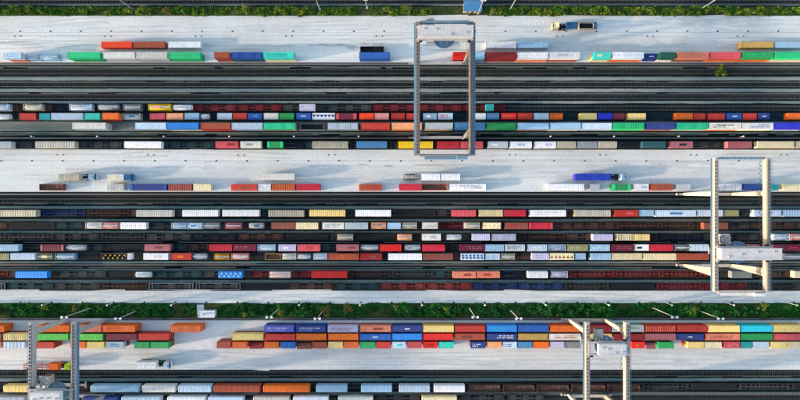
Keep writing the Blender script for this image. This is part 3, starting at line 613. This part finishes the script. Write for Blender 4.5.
# ------------------------------------------------------------------ road vehicles
WHEEL = MB().cyl((0,-.14,0), (0,.14,0), .5, 16); WHEEL.cyl((0,-.16,0), (0,.16,0), .22, 10); WHEEL = WHEEL.mesh('wheel')
def tractor(cx, cy, d, col, label):            # d = +1 faces right
    X, Y = W(cx, cy, 3); t = empty('truck_tractor', (X, Y, ZP), 0 if d > 0 else math.pi)
    b = MB(); b.box(-3.3, 2.4, -.45, .45, .55, .95); b.box(-2.9, -1.3, -.5, .5, .95, 1.12); b.box(-1.2, .2, -1.2, -.55, .45, 1.0); b.box(-1.2, .2, .55, 1.2, .45, 1.0)
    obj('chassis', b, M['iron'], t)
    c = MB(); c.hexa([(.35,-1.22,.5),(2.75,-1.22,.5),(2.75,1.22,.5),(.35,1.22,.5)], [(.4,-1.22,2.2),(2.72,-1.22,2.2),(2.72,1.22,2.2),(.4,1.22,2.2)])
    c.hexa([(.4,-1.22,2.2),(2.72,-1.22,2.2),(2.72,1.22,2.2),(.4,1.22,2.2)], [(.5,-1.12,3.3),(2.3,-1.12,3.2),(2.3,1.12,3.2),(.5,1.12,3.3)])
    cab = obj('cab', c, P(col), t)
    obj('windscreen', MB().hexa([(2.74,-1.05,2.22),(2.76,-1.05,2.22),(2.76,1.05,2.22),(2.74,1.05,2.22)], [(2.38,-1.0,3.08),(2.40,-1.0,3.08),(2.40,1.0,3.08),(2.38,1.0,3.08)]), M['glass'], cab)
    df = MB(); df.hexa([(.5,-1.0,3.28),(1.9,-1.0,3.2),(1.9,1.0,3.2),(.5,1.0,3.28)], [(.5,-.95,3.8),(.8,-.9,3.75),(.8,.9,3.75),(.5,.95,3.8)]); obj('roof_deflector', df, P(col), cab)
    obj('sunroof', MB().box(1.95, 2.22, -.3, .3, 3.2, 3.26), M['glass'], cab)
    for s in (-1, 1): obj('mirror', MB().box(2.45, 2.62, s*1.4-.12, s*1.4+.12, 1.9, 2.7), M['black'], cab)
    for x in (1.6, -2.2):
        for s in (-1, 1): obj('wheel', WHEEL, M['black'], t, (x, s*1.05, .5))
    tag(t, label, 'truck', 'trucks in the yard'); return t
def trailer(x0, x1, cy, d, col, label, kind='box', mk=None, mc='white'):
    zt = 4.0 if kind == 'box' else 1.6; (X0, Y), (X1, _) = W(x0, cy, zt), W(x1, cy, zt); L = X1-X0
    t = empty('semi_trailer', ((X0+X1)/2, Y, ZP), 0 if d > 0 else math.pi)
    b = MB()
    for s in (-1, 1): b.box(-L/2, L/2, s*.5-.08, s*.5+.08, .85, 1.15)
    n = max(4, int(L/1.5))
    for i in range(n): x = -L/2+.15 + (L-.3)*i/(n-1); b.box(x-.08, x+.08, -1.2, 1.2, .95, 1.12)
    if kind != 'box':
        for s in (-1, 1): b.box(-L/2, L/2, s*1.2-.07, s*1.2+.07, .9, 1.2)
    b.box(L*.25, L*.25+.2, -.8, -.6, .1, .9).box(L*.25, L*.25+.2, .6, .8, .1, .9)
    obj('chassis', b, P(col) if kind == 'frame' else M['iron'], t)
    for x in (-L/2+1.2, -L/2+2.5, -L/2+3.8):
        for s in (-1, 1): obj('wheel', WHEEL, M['black'], t, (x, s*1.05, .5))
    if kind == 'box':
        PS = proto_swap(L, 2.8); bd = obj('body', PS[0], P(col), t, (0,0,1.18))
        for n_, me, _ in PS[1]: obj(n_, me, P(col), bd)
        if mk: marks(bd, mk, L, 2.8, mc, int(x0))
    elif kind == 'flat':
        dk = MB()
        for i in range(int(L/.5)): x = -L/2 + .25 + i*.5; dk.box(x-.22, x+.22, -1.2, 1.2, 1.13, 1.2)
        obj('deck', dk, P(col), t); obj('headboard', MB().box(L/2-.12, L/2, -1.2, 1.2, 1.2, 2.5), P(col), t)
        for s in (-1, 1): obj('side_board', MB().box(-L/2, L/2-.2, s*1.22-.03, s*1.22+.03, 1.2, 1.85), P(col), t)
    tag(t, label, 'trailer', 'semi-trailers in the yard'); return t
trailer(59, 79, 177.2, 1, 'beige', 'beige box trailer behind the truck near the left end of the middle pavement', 'box', 'stripes', 'taupe')
tractor(88.5, 177.0, 1, 'pale blue', 'pale blue truck tractor pulling the beige trailer on the middle pavement')
trailer(107, 123.5, 177.3, 1, 'off-white', 'short off-white box trailer behind the small blue cab', 'box', 'patch', 'cream'); tractor(125, 177.3, 1, 'steel blue', 'steel blue truck tractor with a short off-white trailer')
trailer(260, 294, 176.6, 1, 'off-white', 'long off-white box trailer parked alone on the middle pavement', 'box', 'dots', 'lilac')
trailer(403.5, 420, 177.2, 1, 'dark grey', 'empty dark skeletal trailer beside the two white ones', 'frame')
trailer(422, 440, 177.0, 1, 'white', 'white box trailer next to the empty dark skeletal trailer', 'box'); trailer(441, 460, 177.0, 1, 'white', 'plain white box trailer, second after the dark skeletal trailer', 'box')
trailer(575.5, 610.5, 177.0, 1, 'royal blue', 'bright blue box trailer with white letters on the middle pavement', 'box', 'stripes', 'blue'); tractor(619.5, 177, 1, 'light blue', 'light blue truck tractor pulling the bright blue trailer')
trailer(566, 597, 25.5, -1, 'steel blue', 'blue flatbed trailer with a dark load on the upper pavement', 'flat'); tractor(560, 25.4, -1, 'cream', 'cream truck tractor pulling the blue flatbed on the upper pavement')
unit('P', 579, 594, 25.5, 'beige', 'open', ZP+1.2)
trailer(23, 60, 366.8, 1, 'rust red', 'rust red skeletal trailer behind the lime cab on the lower pavement', 'frame'); tractor(64.5, 366.6, 1, 'lime yellow', 'lime yellow truck tractor under the lower left crane')
unit('P', 48, 58, 366.8, 'orange', 'box', ZP+1.15)
trailer(136, 155.5, 365.2, 1, 'white', 'white box trailer behind the truck on the lower pavement', 'box', 'dots', 'light grey'); tractor(163, 365.2, 1, 'white', 'white truck tractor driving past the green containers on the lower pavement')

# ------------------------------------------------------------------ gantry cranes
def crane(xg1, xg2, ye0, ye1, yb1, yb2, yt, label, body='crane_cream', house=(0,0), cab=1, open0=True, open1=True, wide_low=True, dscale=1.0):
    ZG = 23.0
    (X1, YN), (X2, YS) = W(xg1, ye0, ZG), W(xg2, ye1, ZG); B1, B2 = W(0, yb1)[1], W(0, yb2)[1]; YT = W(0, yt, ZG+3)[1]
    mat = M[body]; xc = (X1+X2)/2; t = empty('gantry_crane', (xc, (B1+B2)/2, 0)); oy = (B1+B2)/2; hx = (X2-X1)/2
    loc = lambda y: y - oy
    for e in (-1, 1):
        x = e*hx; b = MB(); b.box(x-.72, x+.72, loc(YS), loc(YN), ZG-2.1, ZG)
        n = int((YN-YS)/2.4)
        for i in range(n+1):
            y = loc(YS) + .1 + (YN-YS-.2)*i/n
            for s in (-1, 1): b.box(x+s*.74-.04, x+s*.74+.04, y-.06, y+.06, ZG-2.05, ZG-.05)
        gd = obj('girder', b, mat, t)
        obj('trolley_rail', MB().box(x-.3*e-.09, x-.3*e+.09, loc(YS)+.3, loc(YN)-.3, ZG, ZG+.18), M['rail'], gd)
        tb = MB(); m = int((YN-YS)/1.3)
        for i in range(m): y = loc(YS) + .6 + (YN-YS-1.2)*i/m; tb.box(x+.34*e-.16, x+.34*e+.16, y, y+.85, ZG, ZG+.16)
        obj('cable_tray', tb, M['scrap'], gd)['kind'] = 'stuff'
        wk = MB(); xo = x + e*1.08; wk.box(xo-.28, xo+.36, loc(YS), loc(YN), ZG-1.35, ZG-1.27)
        m = int((YN-YS)/1.9)
        for i in range(m+1): y = loc(YS) + (YN-YS)*i/m; wk.box(xo+e*.32-.025, xo+e*.32+.025, y-.025, y+.025, ZG-1.27, ZG-.2); wk.box(xo-.36, xo+.30, y-.05, y+.05, ZG-1.45, ZG-1.35)
        for z in (ZG-.7, ZG-.2): wk.box(xo+e*.32-.025, xo+e*.32+.025, loc(YS), loc(YN), z-.025, z+.025)
        obj('walkway', wk, M['crane_blue'], t)
        for yb, wide in ((B1, not wide_low), (B2, wide_low)):
            tw, bw = (1.5, .5) if wide else (.9, .5); y = loc(yb); lg = MB()
            lg.hexa([(x-.5,y-bw,1.5),(x+.5,y-bw,1.5),(x+.5,y+bw,1.5),(x-.5,y+bw,1.5)], [(x-.68,y-tw,ZG-2.1),(x+.68,y-tw,ZG-2.1),(x+.68,y+tw,ZG-2.1),(x-.68,y+tw,ZG-2.1)])
            lgo = obj('leg', lg, mat, t)
            if wide:
                ld = MB()
                for s in (-.22, .22): ld.bar((x-e*.75, y-bw+s-.2, 1.6), (x-e*1.0, y-.3+s, ZG-2.2), .03)
                for i in range(40): k = i/39; ld.bar((x-e*(.75+.25*k), y-bw-.42+(bw+.1)*k, 1.7+(ZG-4)*k), (x-e*(.75+.25*k), y-bw+.02+(bw-.1)*k, 1.7+(ZG-4)*k), .022)
                obj('ladder', ld, M['galvanised'], lgo)
            bg = MB()
            for q in (-2.2, -.75, .75, 2.2):
                bg.cyl((x+q, y-.16, .66), (x+q, y+.16, .66), .36, 14)
            bg.box(x-2.7, x-.25, y-.32, y+.32, .75, 1.15).box(x+.25, x+2.7, y-.32, y+.32, .75, 1.15).box(x-1.8, x+1.8, y-.4, y+.4, 1.15, 1.55)
            bg.box(x+e*2.7-.25, x+e*2.7+.25, y-.45, y+.45, .5, 1.4)
            obj('wheel_bogie', bg, M['crane_grey'], t)
    for yb in (B1, B2): obj('sill_beam', MB().box(-hx+.8, hx-.8, loc(yb)-.55, loc(yb)+.55, 1.56, 2.6), mat if body != 'crane_dark' else M['crane_grey'], t)
    for y, on in ((YN, open0), (YS, open1)):
        if on:
            b = MB().box(-hx+.86, hx-.86, loc(y)-.45, loc(y)+.45, ZG-1.5, ZG-.35); eb = obj('end_tie', b, M['crane_blue'] if y == YN else mat, t)
            h = MB()
            for i in range(9): x = -hx+1 + (2*hx-2)*i/8; h.box(x-.03, x+.03, loc(y)-.42, loc(y)-.36, ZG-.35, ZG+.7); h.box(x-.03, x+.03, loc(y)+.36, loc(y)+.42, ZG-.35, ZG+.7)
            for s in (-.39, .39): h.box(-hx+1, hx-1, loc(y)+s-.03, loc(y)+s+.03, ZG+.65, ZG+.72)
            obj('handrail', h, M['galvanised'], eb)
            if y == YS: obj('service_platform', MB().box(-hx*.75, hx*.45, loc(y)-1.5, loc(y)-.46, ZG-1.2, ZG-1.05).box(hx*.45+.05, hx*.85, loc(y)-1.5, loc(y)-.46, ZG-1.2, ZG+.4), M['crane_white'] if body == 'crane_cream' else M['crane_blue'], eb)
    # trolley with its machine house, slewing ring, cab, ropes and spreader
    y = loc(YT); tr = MB()
    for s in (-1, 1): tr.box(-hx-.6, hx+.6, y+s*2.2-.3, y+s*2.2+.3, ZG+.35, ZG+1.1)
    for e in (-1, 1):
        tr.box(e*hx-.5-.3*e, e*hx+.5-.3*e, y-2.9, y+2.9, ZG+.3, ZG+1.0)
        for q in (-2.2, 2.2): tr.cyl((e*hx-.3*e-.12, y+q, ZG+.45), (e*hx-.3*e+.12, y+q, ZG+.45), .28, 12)
    tro = obj('trolley', tr, M['crane_grey'], t)
    ho = MB(); a, b_ = house; x0, x1 = -hx-.2+a, hx+.2+b_
    ho.hexa([(x0,y-1.9,ZG+1.15),(x1,y-1.9,ZG+1.15),(x1,y+1.9,ZG+1.15),(x0,y+1.9,ZG+1.15)], [(x0,y-1.9,ZG+3.2),(x1,y-1.9,ZG+3.2),(x1,y+1.9,ZG+3.2),(x0,y+1.9,ZG+3.2)])
    hs = obj('machine_house', ho, M['crane_white'], tro)
    rf = MB(); n = int((x1-x0)/1.1)
    for i in range(n): p = x0-.1 + (x1-x0+.2)*i/n; q = p + (x1-x0+.2)/n - .03; rf.hexa([(p,y-2.05,ZG+3.2),(q,y-2.05,ZG+3.2),(q,y+2.05,ZG+3.2),(p,y+2.05,ZG+3.2)], [(p,y-2.05,ZG+3.26),(q,y-2.05,ZG+3.26),(q,y+2.05,ZG+3.34),(p,y+2.05,ZG+3.34)])
    obj('house_roof', rf, M['crane_white'], hs)
    rv = random.Random(int(xg2))
    for k in (.12, .34, .61, .88): xx = x0 + (x1-x0)*k; v_ = rv.uniform(-1.0, 1.0); obj('vent', MB().box(xx-.3, xx+.3, y+v_-.3, y+v_+.3, ZG+3.3, ZG+3.55), M['crane_grey'], hs)
    hr = MB()
    for s in (-1.95, 1.95):
        for z in (3.75, 4.2): hr.box(x0, x1, y+s-.025, y+s+.025, ZG+z-.025, ZG+z+.025)
        for i in range(12): xx = x0 + (x1-x0)*i/11; hr.box(xx-.025, xx+.025, y+s-.025, y+s+.025, ZG+3.3, ZG+4.2)
    obj('roof_railing', hr, M['galvanised'], hs)
    for e in (-1, 1): obj('drive_motor', MB().box(e*(hx-.9)-.5, e*(hx-.9)+.5, y-3.1, y-2.55, ZG+.4, ZG+1.2), M['iron'], tro); obj('brake_drum', MB().cyl((e*(hx-1.9), y+2.9, ZG+.9), (e*(hx-.6), y+2.9, ZG+.9), .33, 12), M['iron'], tro)
    rg = MB(); nn = 40; ro, ri = 4.1*dscale, 3.0*dscale; k0 = 0
    for i in range(nn):
        for r_, z in ((ro,ZG-3.4),(ro,ZG-2.8),(ri,ZG-2.8),(ri,ZG-3.4)): a_ = 2*math.pi*i/nn; rg.v.append((r_*math.cos(a_), y + r_*math.sin(a_), z))
    for i in range(nn):
        for q in range(4): j = (i+1) % nn; rg.f.append((i*4+q, j*4+q, j*4+(q+1) % 4, i*4+(q+1) % 4))
    for a_ in (0, math.pi/2, math.pi/4, 3*math.pi/4): c, s_ = math.cos(a_)*ro*.95, math.sin(a_)*ro*.95; rg.bar((-c, y-s_, ZG-3.1-a_*.003), (c, y+s_, ZG-3.1-a_*.003), .22)
    rgo = obj('slewing_ring', rg, M['crane_blue'], tro)
    pl = MB()
    for i in range(12):
        yy = y - ro*.72 + i*ro*1.44/11; hw = math.sqrt(max(.1, (ro*.93)**2 - (yy-y)**2)); pl.box(-hw, hw, yy-.21*dscale, yy+.21*dscale, ZG-2.8, ZG-2.74)
    obj('ring_deck', pl, M['crane_blue'], rgo)
    rp = MB(); zs = 12.5
    for sx in (-2.6, 2.6):
        for sy in (-.7, .7): rp.bar((sx*.8, y+sy*1.4, ZG-3.1), (sx, y+sy, zs+.5), .035)
    obj('hoist_rope', rp, M['rope'], tro)
    sp = MB(); sp.box(-6.1, 6.1, y-.35, y+.35, zs, zs+.45)
    for e in (-1, 1): sp.box(e*6.0-.15, e*6.0+.15, y-1.22, y+1.22, zs-.12, zs+.35)
    sp.box(-2.9, 2.9, y-.8, y+.8, zs+.45, zs+.75); obj('spreader', sp, M['crane_grey'], tro)
    cb = MB(); cx, cy = cab*(-hx+4.6), y + (4.6 if cab else 4.0)
    cb.box(cx-1.3, cx+1.3, cy-1.6, cy+1.6, ZG-4.0, ZG-1.4); cbo = obj('operator_cab', cb, M['crane_cream'], tro)
    obj('cab_window', MB().box(cx-1.15, cx+1.15, cy+1.6, cy+1.66, ZG-3.6, ZG-1.8).box(cx-1.36, cx-1.3, cy-1.3, cy+1.3, ZG-3.6, ZG-1.8), M['glass'], cbo)
    st = MB(); st.box(cx-2.2, cx-1.4, cy-2.6, cy+1.2, ZG-1.5, ZG-1.4).box(cx-.2, cx+.2, cy-4.0, cy-1.5, ZG-1.8, ZG-1.45)
    for i in range(6): yy = cy-2.6+.75*i; st.box(cx-2.22, cx-2.16, yy-.03, yy+.03, ZG-1.4, ZG-.4)
    st.box(cx-2.22, cx-2.16, cy-2.6, cy+1.2, ZG-.45, ZG-.38); obj('cab_platform', st, M['crane_cream'], cbo)
    rq = random.Random(int(xg1))
    for i in range(6): ex, ey = cx - 1.6 + 1.1*(i % 3) + rq.uniform(-.2,.2), cy - 1.0 + 1.9*(i//3) + rq.uniform(-.3,.5); q = rq.uniform(.2,.45); obj('electrical_cabinet', MB().box(ex-q, ex+q, ey-q*.8, ey+q*.8, ZG-1.39, ZG-1.2+q), M['crane_cream'], cbo)
    fs = MB(); xf = hx - 1.25; m = 26                            # hanging cable loops along one girder
    for i in range(m):
        y0 = loc(YS)+1 + (YN-YS-2)*i/m; y1 = loc(YS)+1 + (YN-YS-2)*(i+1)/m; ym = (y0+y1)/2
        fs.bar((xf, y0, ZG-2.0), (xf, ym, ZG-3.3), .05); fs.bar((xf, ym, ZG-3.3), (xf, y1, ZG-2.0), .05)
    obj('festoon_cable', fs, M['rope'], t)
    tag(t, label, 'crane', 'gantry cranes over the yard'); return t
crane(418, 471.5, 21.5, 155, 64.2, 138.2, 31.5, 'grey gantry crane over the upper tracks with its white trolley at the top end', 'crane_dark')
crane(716.5, 768.5, 158, 292, 194.3, 264.8, 254, 'cream gantry crane over the middle trains with a round deck under its trolley', 'crane_cream', (0, 2.2))
crane(30.5, 73, 322.5, 480, 318.6, 393.6, 398, 'grey gantry crane over the lower stacks with the lime truck beneath it', 'crane_grey', (2.4, -3.0), dscale=.9, open0=False)
crane(588, 627.5, 322.5, 480, 318.6, 393.6, 350, 'cream gantry crane over the lower stacks, white trolley above the container rows', 'crane_cream', (3, -2), dscale=.9, open0=False)

# ------------------------------------------------------------------ lamp posts, buildings, drains, marker posts
def lamp(bx, by, h, label, arm=1.0, group='tall twin-headed lamp posts'):
    X, Y = W(bx, by); t = empty('lamp_post', (X, Y, 0)); b = MB(); b.cyl((0,0,0), (0,0,h), .15, 10, .09); b.box(-.4, .4, -.4, .4, 0, .25)
    obj('pole', b, M['galvanised'], t); obj('cross_arm', MB().box(-arm, arm, -.06, .06, h-.1, h+.06), M['galvanised'], t)
    for s in (-1, 1): obj('lamp_head', MB().hexa([(s*arm-.38,-.38,h+.07),(s*arm+.38,-.38,h+.07),(s*arm+.38,.38,h+.07),(s*arm-.38,.38,h+.07)], [(s*arm-.36,-.36,h+.32),(s*arm+.36,-.36,h+.32),(s*arm+.36,.36,h+.32),(s*arm-.36,.36,h+.32)]), M['lamp_head'], t)
    tag(t, label, 'lamp post', group)
WHO = ['beside the crane with the lime truck', 'above the violet blue container', 'above the brown and cyan containers', 'above the red container near the cream crane']
for i, x in enumerate((92, 280, 469, 652)): lamp(x, 307.5, 17.5, 'tall twin-headed lamp post in the lower hedge ' + WHO[i], .9)
WHO = ['above the long orange container', 'above the lilac container', 'above the cyan container', 'above the pale yellow container']
for i, x in enumerate((137.5, 323, 510.5, 698.5)): lamp(x, 310.5, 14.6, 'shorter twin-headed lamp post in the lower hedge ' + WHO[i], .9)
WHO = ['beside the hedge gap above the orange container', 'in the hedge gap above the turquoise container', 'to the right of the blue-roofed shed', 'above the salmon container']
for i, x in enumerate((133, 320, 510, 700)): lamp(x, 9.5, 17.5, 'tall lamp post leaning out of view, ' + WHO[i], .9)
lamp(367, 8, 9, 'thin low lamp post in the hedge gap above the dark blue container', .5); lamp(478, 13.5, 14, 'thin lamp post right beside the blue-roofed shed', .6)
def small_lamp(x, y, h, k):
    X, Y = W(x, y); t = empty('path_lamp', (X, Y, 0)); obj('pole', MB().cyl((0,0,0), (0,0,h), .09, 8), M['galvanised'], t)
    obj('lamp_head', MB().cyl((0,0,h), (0,0,h+.22), .09*h**.5+.17, 12, .12*h**.5), M['lamp_head'], t); tag(t, k, 'lamp', 'small lamps')
for i, x in enumerate((42,107,171,299,360,422,485,546,609,672,734,797)): small_lamp(400+(x-400)/1.024, 200+(305.2-200)/1.024, 5, 'small white lamp, ' + ORD[i] + ' from the left along the upper edge of the lower hedge')
for i, x in enumerate((35,100,166,231,295,359,549,612,676,740)): small_lamp(x, 137, 2.2, 'tiny white marker lamp, ' + ORD[i] + ' from the left along the crane rail below the stacks')
DR = MB().box(-.5, .5, -.32, .32, .0, .03)
for i in range(7): DR.box(-.43+.13*i, -.37+.13*i, -.28, .28, .03, .06)
DR = DR.mesh('drain_or_dark_mark')
def drain(x, y, lb, sc=1, gr=''): 
    X, Y = W(x, y); o = obj('drain_or_dark_mark', DR, P('dark grey'), None, (X, Y, .128)); o.scale = (sc*.62, sc*.8, 1); tag(o, lb, 'drain', gr)
DG = ('dark marks along the upper pavement groove', 'dark marks along the middle pavement groove', 'drain pairs of the upper pavement', 'drain pairs of the middle pavement', 'dark marks along the lower hedge')
for i in range(26):
    drain(20.5+30.3*i, 31.4, 'small dark mark, ' + ORD[i] + ' from the left along the upper pavement groove', 1, DG[0])
    drain(1.5+30.7*i, 160.9, 'small dark mark, ' + ORD[i] + ' from the left along the middle pavement groove', 1, DG[1])
    drain(21+30.9*i, 302.2, 'small dark mark, ' + ORD[i] + ' from the left at the kerb along the lower hedge', 1.2, DG[4])  # grate mesh reused for the small dark marks at the hedge kerb
for i in range(9):
    for d, w_ in ((0, 'left'), (6, 'right')):
        drain(15+90.3*i+d, 36.3, w_ + ' drain of the ' + ORD[i] + ' pair from the left on the upper pavement', .9, DG[2])
        if 57.5+90.4*i+d < 798: drain(57.5+90.4*i+d, 154.8, w_ + ' drain of the ' + ORD[i] + ' pair from the left on the middle pavement', .9, DG[3])
# shed with a blue roof by the upper hedge
X0, Y0 = W(463, 13.6); X1, Y1 = W(480.5, 4); sh = empty('shed', ((X0+X1)/2, (Y0+Y1)/2, 0)); hx, hy = (X1-X0)/2, (Y1-Y0)/2
obj('wall', MB().box(-hx+.1, hx-.1, -hy+.1, hy-.1, 0, 2.9), P('cream'), sh)
rf = MB()
for i in range(14): p = -hx-.2 + (2*hx+.4)*i/14; q = p + (2*hx+.4)/14 - .04; rf.hexa([(p,-hy-.15,2.92),(q,-hy-.15,2.92),(q,hy+.2,3.25),(p,hy+.2,3.25)], [(p,-hy-.15,3.02),(q,-hy-.15,3.02),(q,hy+.2,3.35),(p,hy+.2,3.35)])
obj('roof', rf, P('steel blue'), sh)
obj('door', MB().box(-.5, .5, -hy+.02, -hy+.09, .1, 2.1), P('dark grey'), sh)
for s in (-1, 1): obj('window', MB().box(s*1.9-.5, s*1.9+.5, -hy+.03, -hy+.09, 1.1, 2.1), M['glass'], sh)
tag(sh, 'small shed with a blue ribbed roof by the upper hedge', 'shed')
X0, Y0 = W(201, 316); X1, Y1 = W(217, 309.2); kk = empty('kiosk', ((X0+X1)/2, (Y0+Y1)/2, 0)); hx, hy = (X1-X0)/2, (Y1-Y0)/2
obj('wall', MB().box(-hx+.1, hx-.1, -hy+.1, hy-.1, 0, 2.7), P('white'), kk)
obj('roof', MB().box(-hx, hx, -hy, hy, 2.7, 2.85).box(-hx, hx, hy-.12, hy, 2.85, 3.0).box(-hx, hx, -hy, -hy+.12, 2.85, 3.0).box(-hx, -hx+.12, -hy+.12, hy-.12, 2.85, 2.99).box(hx-.12, hx, -hy+.12, hy-.12, 2.85, 2.99), P('white'), kk)
obj('roof_vent', MB().box(-1.6, -.8, -.4, .4, 2.85, 3.3).box(.9, 1.5, .1, .6, 2.85, 3.2), M['galvanised'], kk)
obj('door', MB().box(-.5, .5, hy-.1, hy-.03, .1, 2.1), P('grey'), kk); obj('window', MB().box(1.2, 2.4, hy-.1, hy-.04, 1, 2), M['glass'], kk)
tag(kk, 'white flat-roofed kiosk set in a gap of the lower hedge', 'kiosk')
X0, Y0 = W(197, 317); X1, Y1 = W(204, 304.5); sl_ = obj('path_slab', MB().box(X0, X1, Y0, Y1, .0, .11), M['concrete']); sl_['kind'] = 'structure'

# ------------------------------------------------------------------ vegetation
def leaves(pts, size, name, mat):
    n = len(pts); a = RNG.normal(size=(n,3)); a /= np.linalg.norm(a, axis=1)[:,None]; a[:,2] *= .55
    b = np.cross(a, RNG.normal(size=(n,3))); b /= np.linalg.norm(b, axis=1)[:,None]; a /= np.linalg.norm(a, axis=1)[:,None]
    s = (size*RNG.uniform(.55,1.35,n))[:,None]; p = np.asarray(pts)
    v = np.stack([p-a*s, p+b*s*.55, p+a*s, p-b*s*.55], 1).reshape(-1,3)
    m = bpy.data.meshes.new(name); m.vertices.add(4*n); m.vertices.foreach_set('co', v.ravel()); m.loops.add(4*n); m.loops.foreach_set('vertex_index', np.arange(4*n))
    m.polygons.add(n); m.polygons.foreach_set('loop_start', np.arange(n)*4); m.update(calc_edges=True); return m
def hedge(name, y0, y1, hmax, count, gaps, mat, label):
    YT, YB = W(0, y0)[1], W(0, y1)[1]; nb = int(400*count/40000); P_ = []
    cx = RNG.uniform(-220, 220, nb); cy = RNG.uniform(YB+.5, YT-.5, nb); cr = RNG.uniform(.5, 2.1, nb); ch = RNG.uniform(.3, hmax, nb)*np.clip(.8+.5*np.sin(cx*.11)+.35*np.sin(cx*.31+2), .25, 1.4)
    for i in range(nb):
        px = cx[i]*PPM + 400
        if any(a < px < b for a, b in gaps) or (math.sin(cx[i]*.23+cy[i]*1.7)+math.sin(cx[i]*.61+1.3) < -1.15): continue
        k = int(count/nb*cr[i]/1.2); u = RNG.normal(size=(k,3)); u /= np.linalg.norm(u, axis=1)[:,None]; r = RNG.uniform(.45, 1.0, k)[:,None]
        q = u*r*np.array([cr[i]*1.2, min(cr[i], (YT-YB)*.32), ch[i]*.6]); q += [cx[i], cy[i], ch[i]*.55]; q[:,2] = np.abs(q[:,2]) + .05
        wv = .45*np.sin(q[:,0]*.5+1)+.35*np.sin(q[:,0]*1.3)+RNG.uniform(-.3,.3,len(q)); q = q[(q[:,1] > YB-.15+wv*.6) & (q[:,1] < YT+.15+wv*.5)]; P_.append(q)
    pts = np.concatenate(P_); o = obj(name, leaves(pts, .34, name, mat), mat); tag(o, label, 'hedge', kind='stuff'); return o
hedge('hedge', 7.2, 16, 2.3, 70000, [(131,139),(315,322),(362,373),(446,483)], M['leaf_gold'], 'hedge of golden green shrubs along the upper pavement')
hedge('hedge', 303.2, 317, 2.2, 110000, [(196.5,219)], M['leaf_dark'], 'dark green belt of shrubs between the lower pavement and stacks')
def bush(px, py, r, h, mat, label, n=700):
    X, Y = W(px, py); t = empty('bush', (X, Y, 0)); b = MB()
    for i in range(7): a = i*.9; b.cyl((0,0,0), (r*.5*math.cos(a), r*.5*math.sin(a), h*.8), .05, 6, .02)
    obj('stem', b, M['bark'], t); u = RNG.normal(size=(n,3)); u /= np.linalg.norm(u, axis=1)[:,None]
    lob = 1 + .35*np.sin(3*np.arctan2(u[:,1], u[:,0]) + px); q = u*(RNG.uniform(.3,1,n)*lob)[:,None]*[r, r, h*.5]; q[:,2] += h*.58; q = q[q[:,2] > .1]
    obj('crown', leaves(q, .22, 'crown', mat), mat, t); tag(t, label, 'bush', 'bushes')
bush(719.5, 71.5, 2.3, 1.5, M['leaf_gold'], 'lone green bush growing among the upper tracks', 900)
for x, y, r, m, lb in [(48,306.6,1.3,'leaf_lime','pale lime bush near the left end of the lower hedge'),(77,308,1.0,'leaf_dry','small yellow bush beside the leftmost lamp post'),(326,309.5,2.3,'leaf_dry','dry yellow bush beside the lamp above the lilac container'),(348,307.5,2.2,'leaf_dry','golden bush in the lower hedge above the lilac container'),
    (282,312,1.8,'leaf_dry','dry brown bush beside the lamp above the violet blue container'),(446,308.5,1.6,'leaf_lime','lime bush in the lower hedge above the pale yellow container'),(692,308.5,1.7,'leaf_lime','bright lime bush between two lamps of the lower hedge'),(761,305.5,1.6,'leaf_lime','bright lime bush above the cyan container'),(396,306.5,1.2,'leaf_lime','lime bush in the middle of the lower hedge'),(246,313.5,1.0,'leaf_lime','small lime bush near the kiosk'),
    (146,11,1.7,'leaf_dry','golden bush at the hedge gap above the orange container'),(168,12,1.6,'leaf_dry','golden bush to the right of the upper hedge gap'),(408,12,1.6,'leaf_lime','lime bush in the upper hedge beside the grey crane'),(492,12.5,1.4,'leaf_lime','lime bush to the right of the blue-roofed shed'),(246,9.5,1.8,'leaf_lime','tall lime bush in the upper hedge above the blue container')]:
    bush(x, y, r, 2.6, M[m], lb, 420)

# ------------------------------------------------------------------ labels: colour, kind and row; counted from the left only among look-alikes of a row
MKW = {'triangles':'with a row of triangles', 'diamonds':'with a diamond pattern', 'blocks':'with dark blocks on top'}
ROWP['P'] = 'carried on a trailer'
groups = {}
for d in ITEMS: groups.setdefault((d['row'], d['col'], d['noun'], d['note']), []).append(d)
for (r_, c, n, note), L_ in groups.items():
    L_.sort(key=lambda d: d['x'])
    for i, d in enumerate(L_):
        nn = ('bottom-tier ' if note == 'under' else '') + n; m = MKW.get(d['mk'], '')
        size = ('short ' if d['L'] < 8.6 else 'long ') if d['cat'] != 'wagon' else ''
        if len(L_) == 1: lb = size + c + ' ' + nn + ' ' + ROWP[r_]
        else: lb = ORD[i] + ' ' + c + ' ' + nn + ' from the left ' + ROWP[r_]
        if m and len((lb + ' ' + m).split()) <= 16: lb = lb.replace(nn, nn + ' ' + m, 1)
        tag(d['o'], lb, d['cat'], {'container':'shipping containers ', 'swap body':'swap bodies ', 'tank container':'tank containers ', 'wagon':'wagons '}[d['cat']] + ROWP[r_])
seen = {}
for d in ITEMS: seen.setdefault(d['o']['label'], []).append(d)
for k, v in seen.items():
    if len(v) > 1: print('DUPLICATE LABEL', k, len(v))
print('ITEMS', len(ITEMS), 'OBJECTS', len(bpy.data.objects))
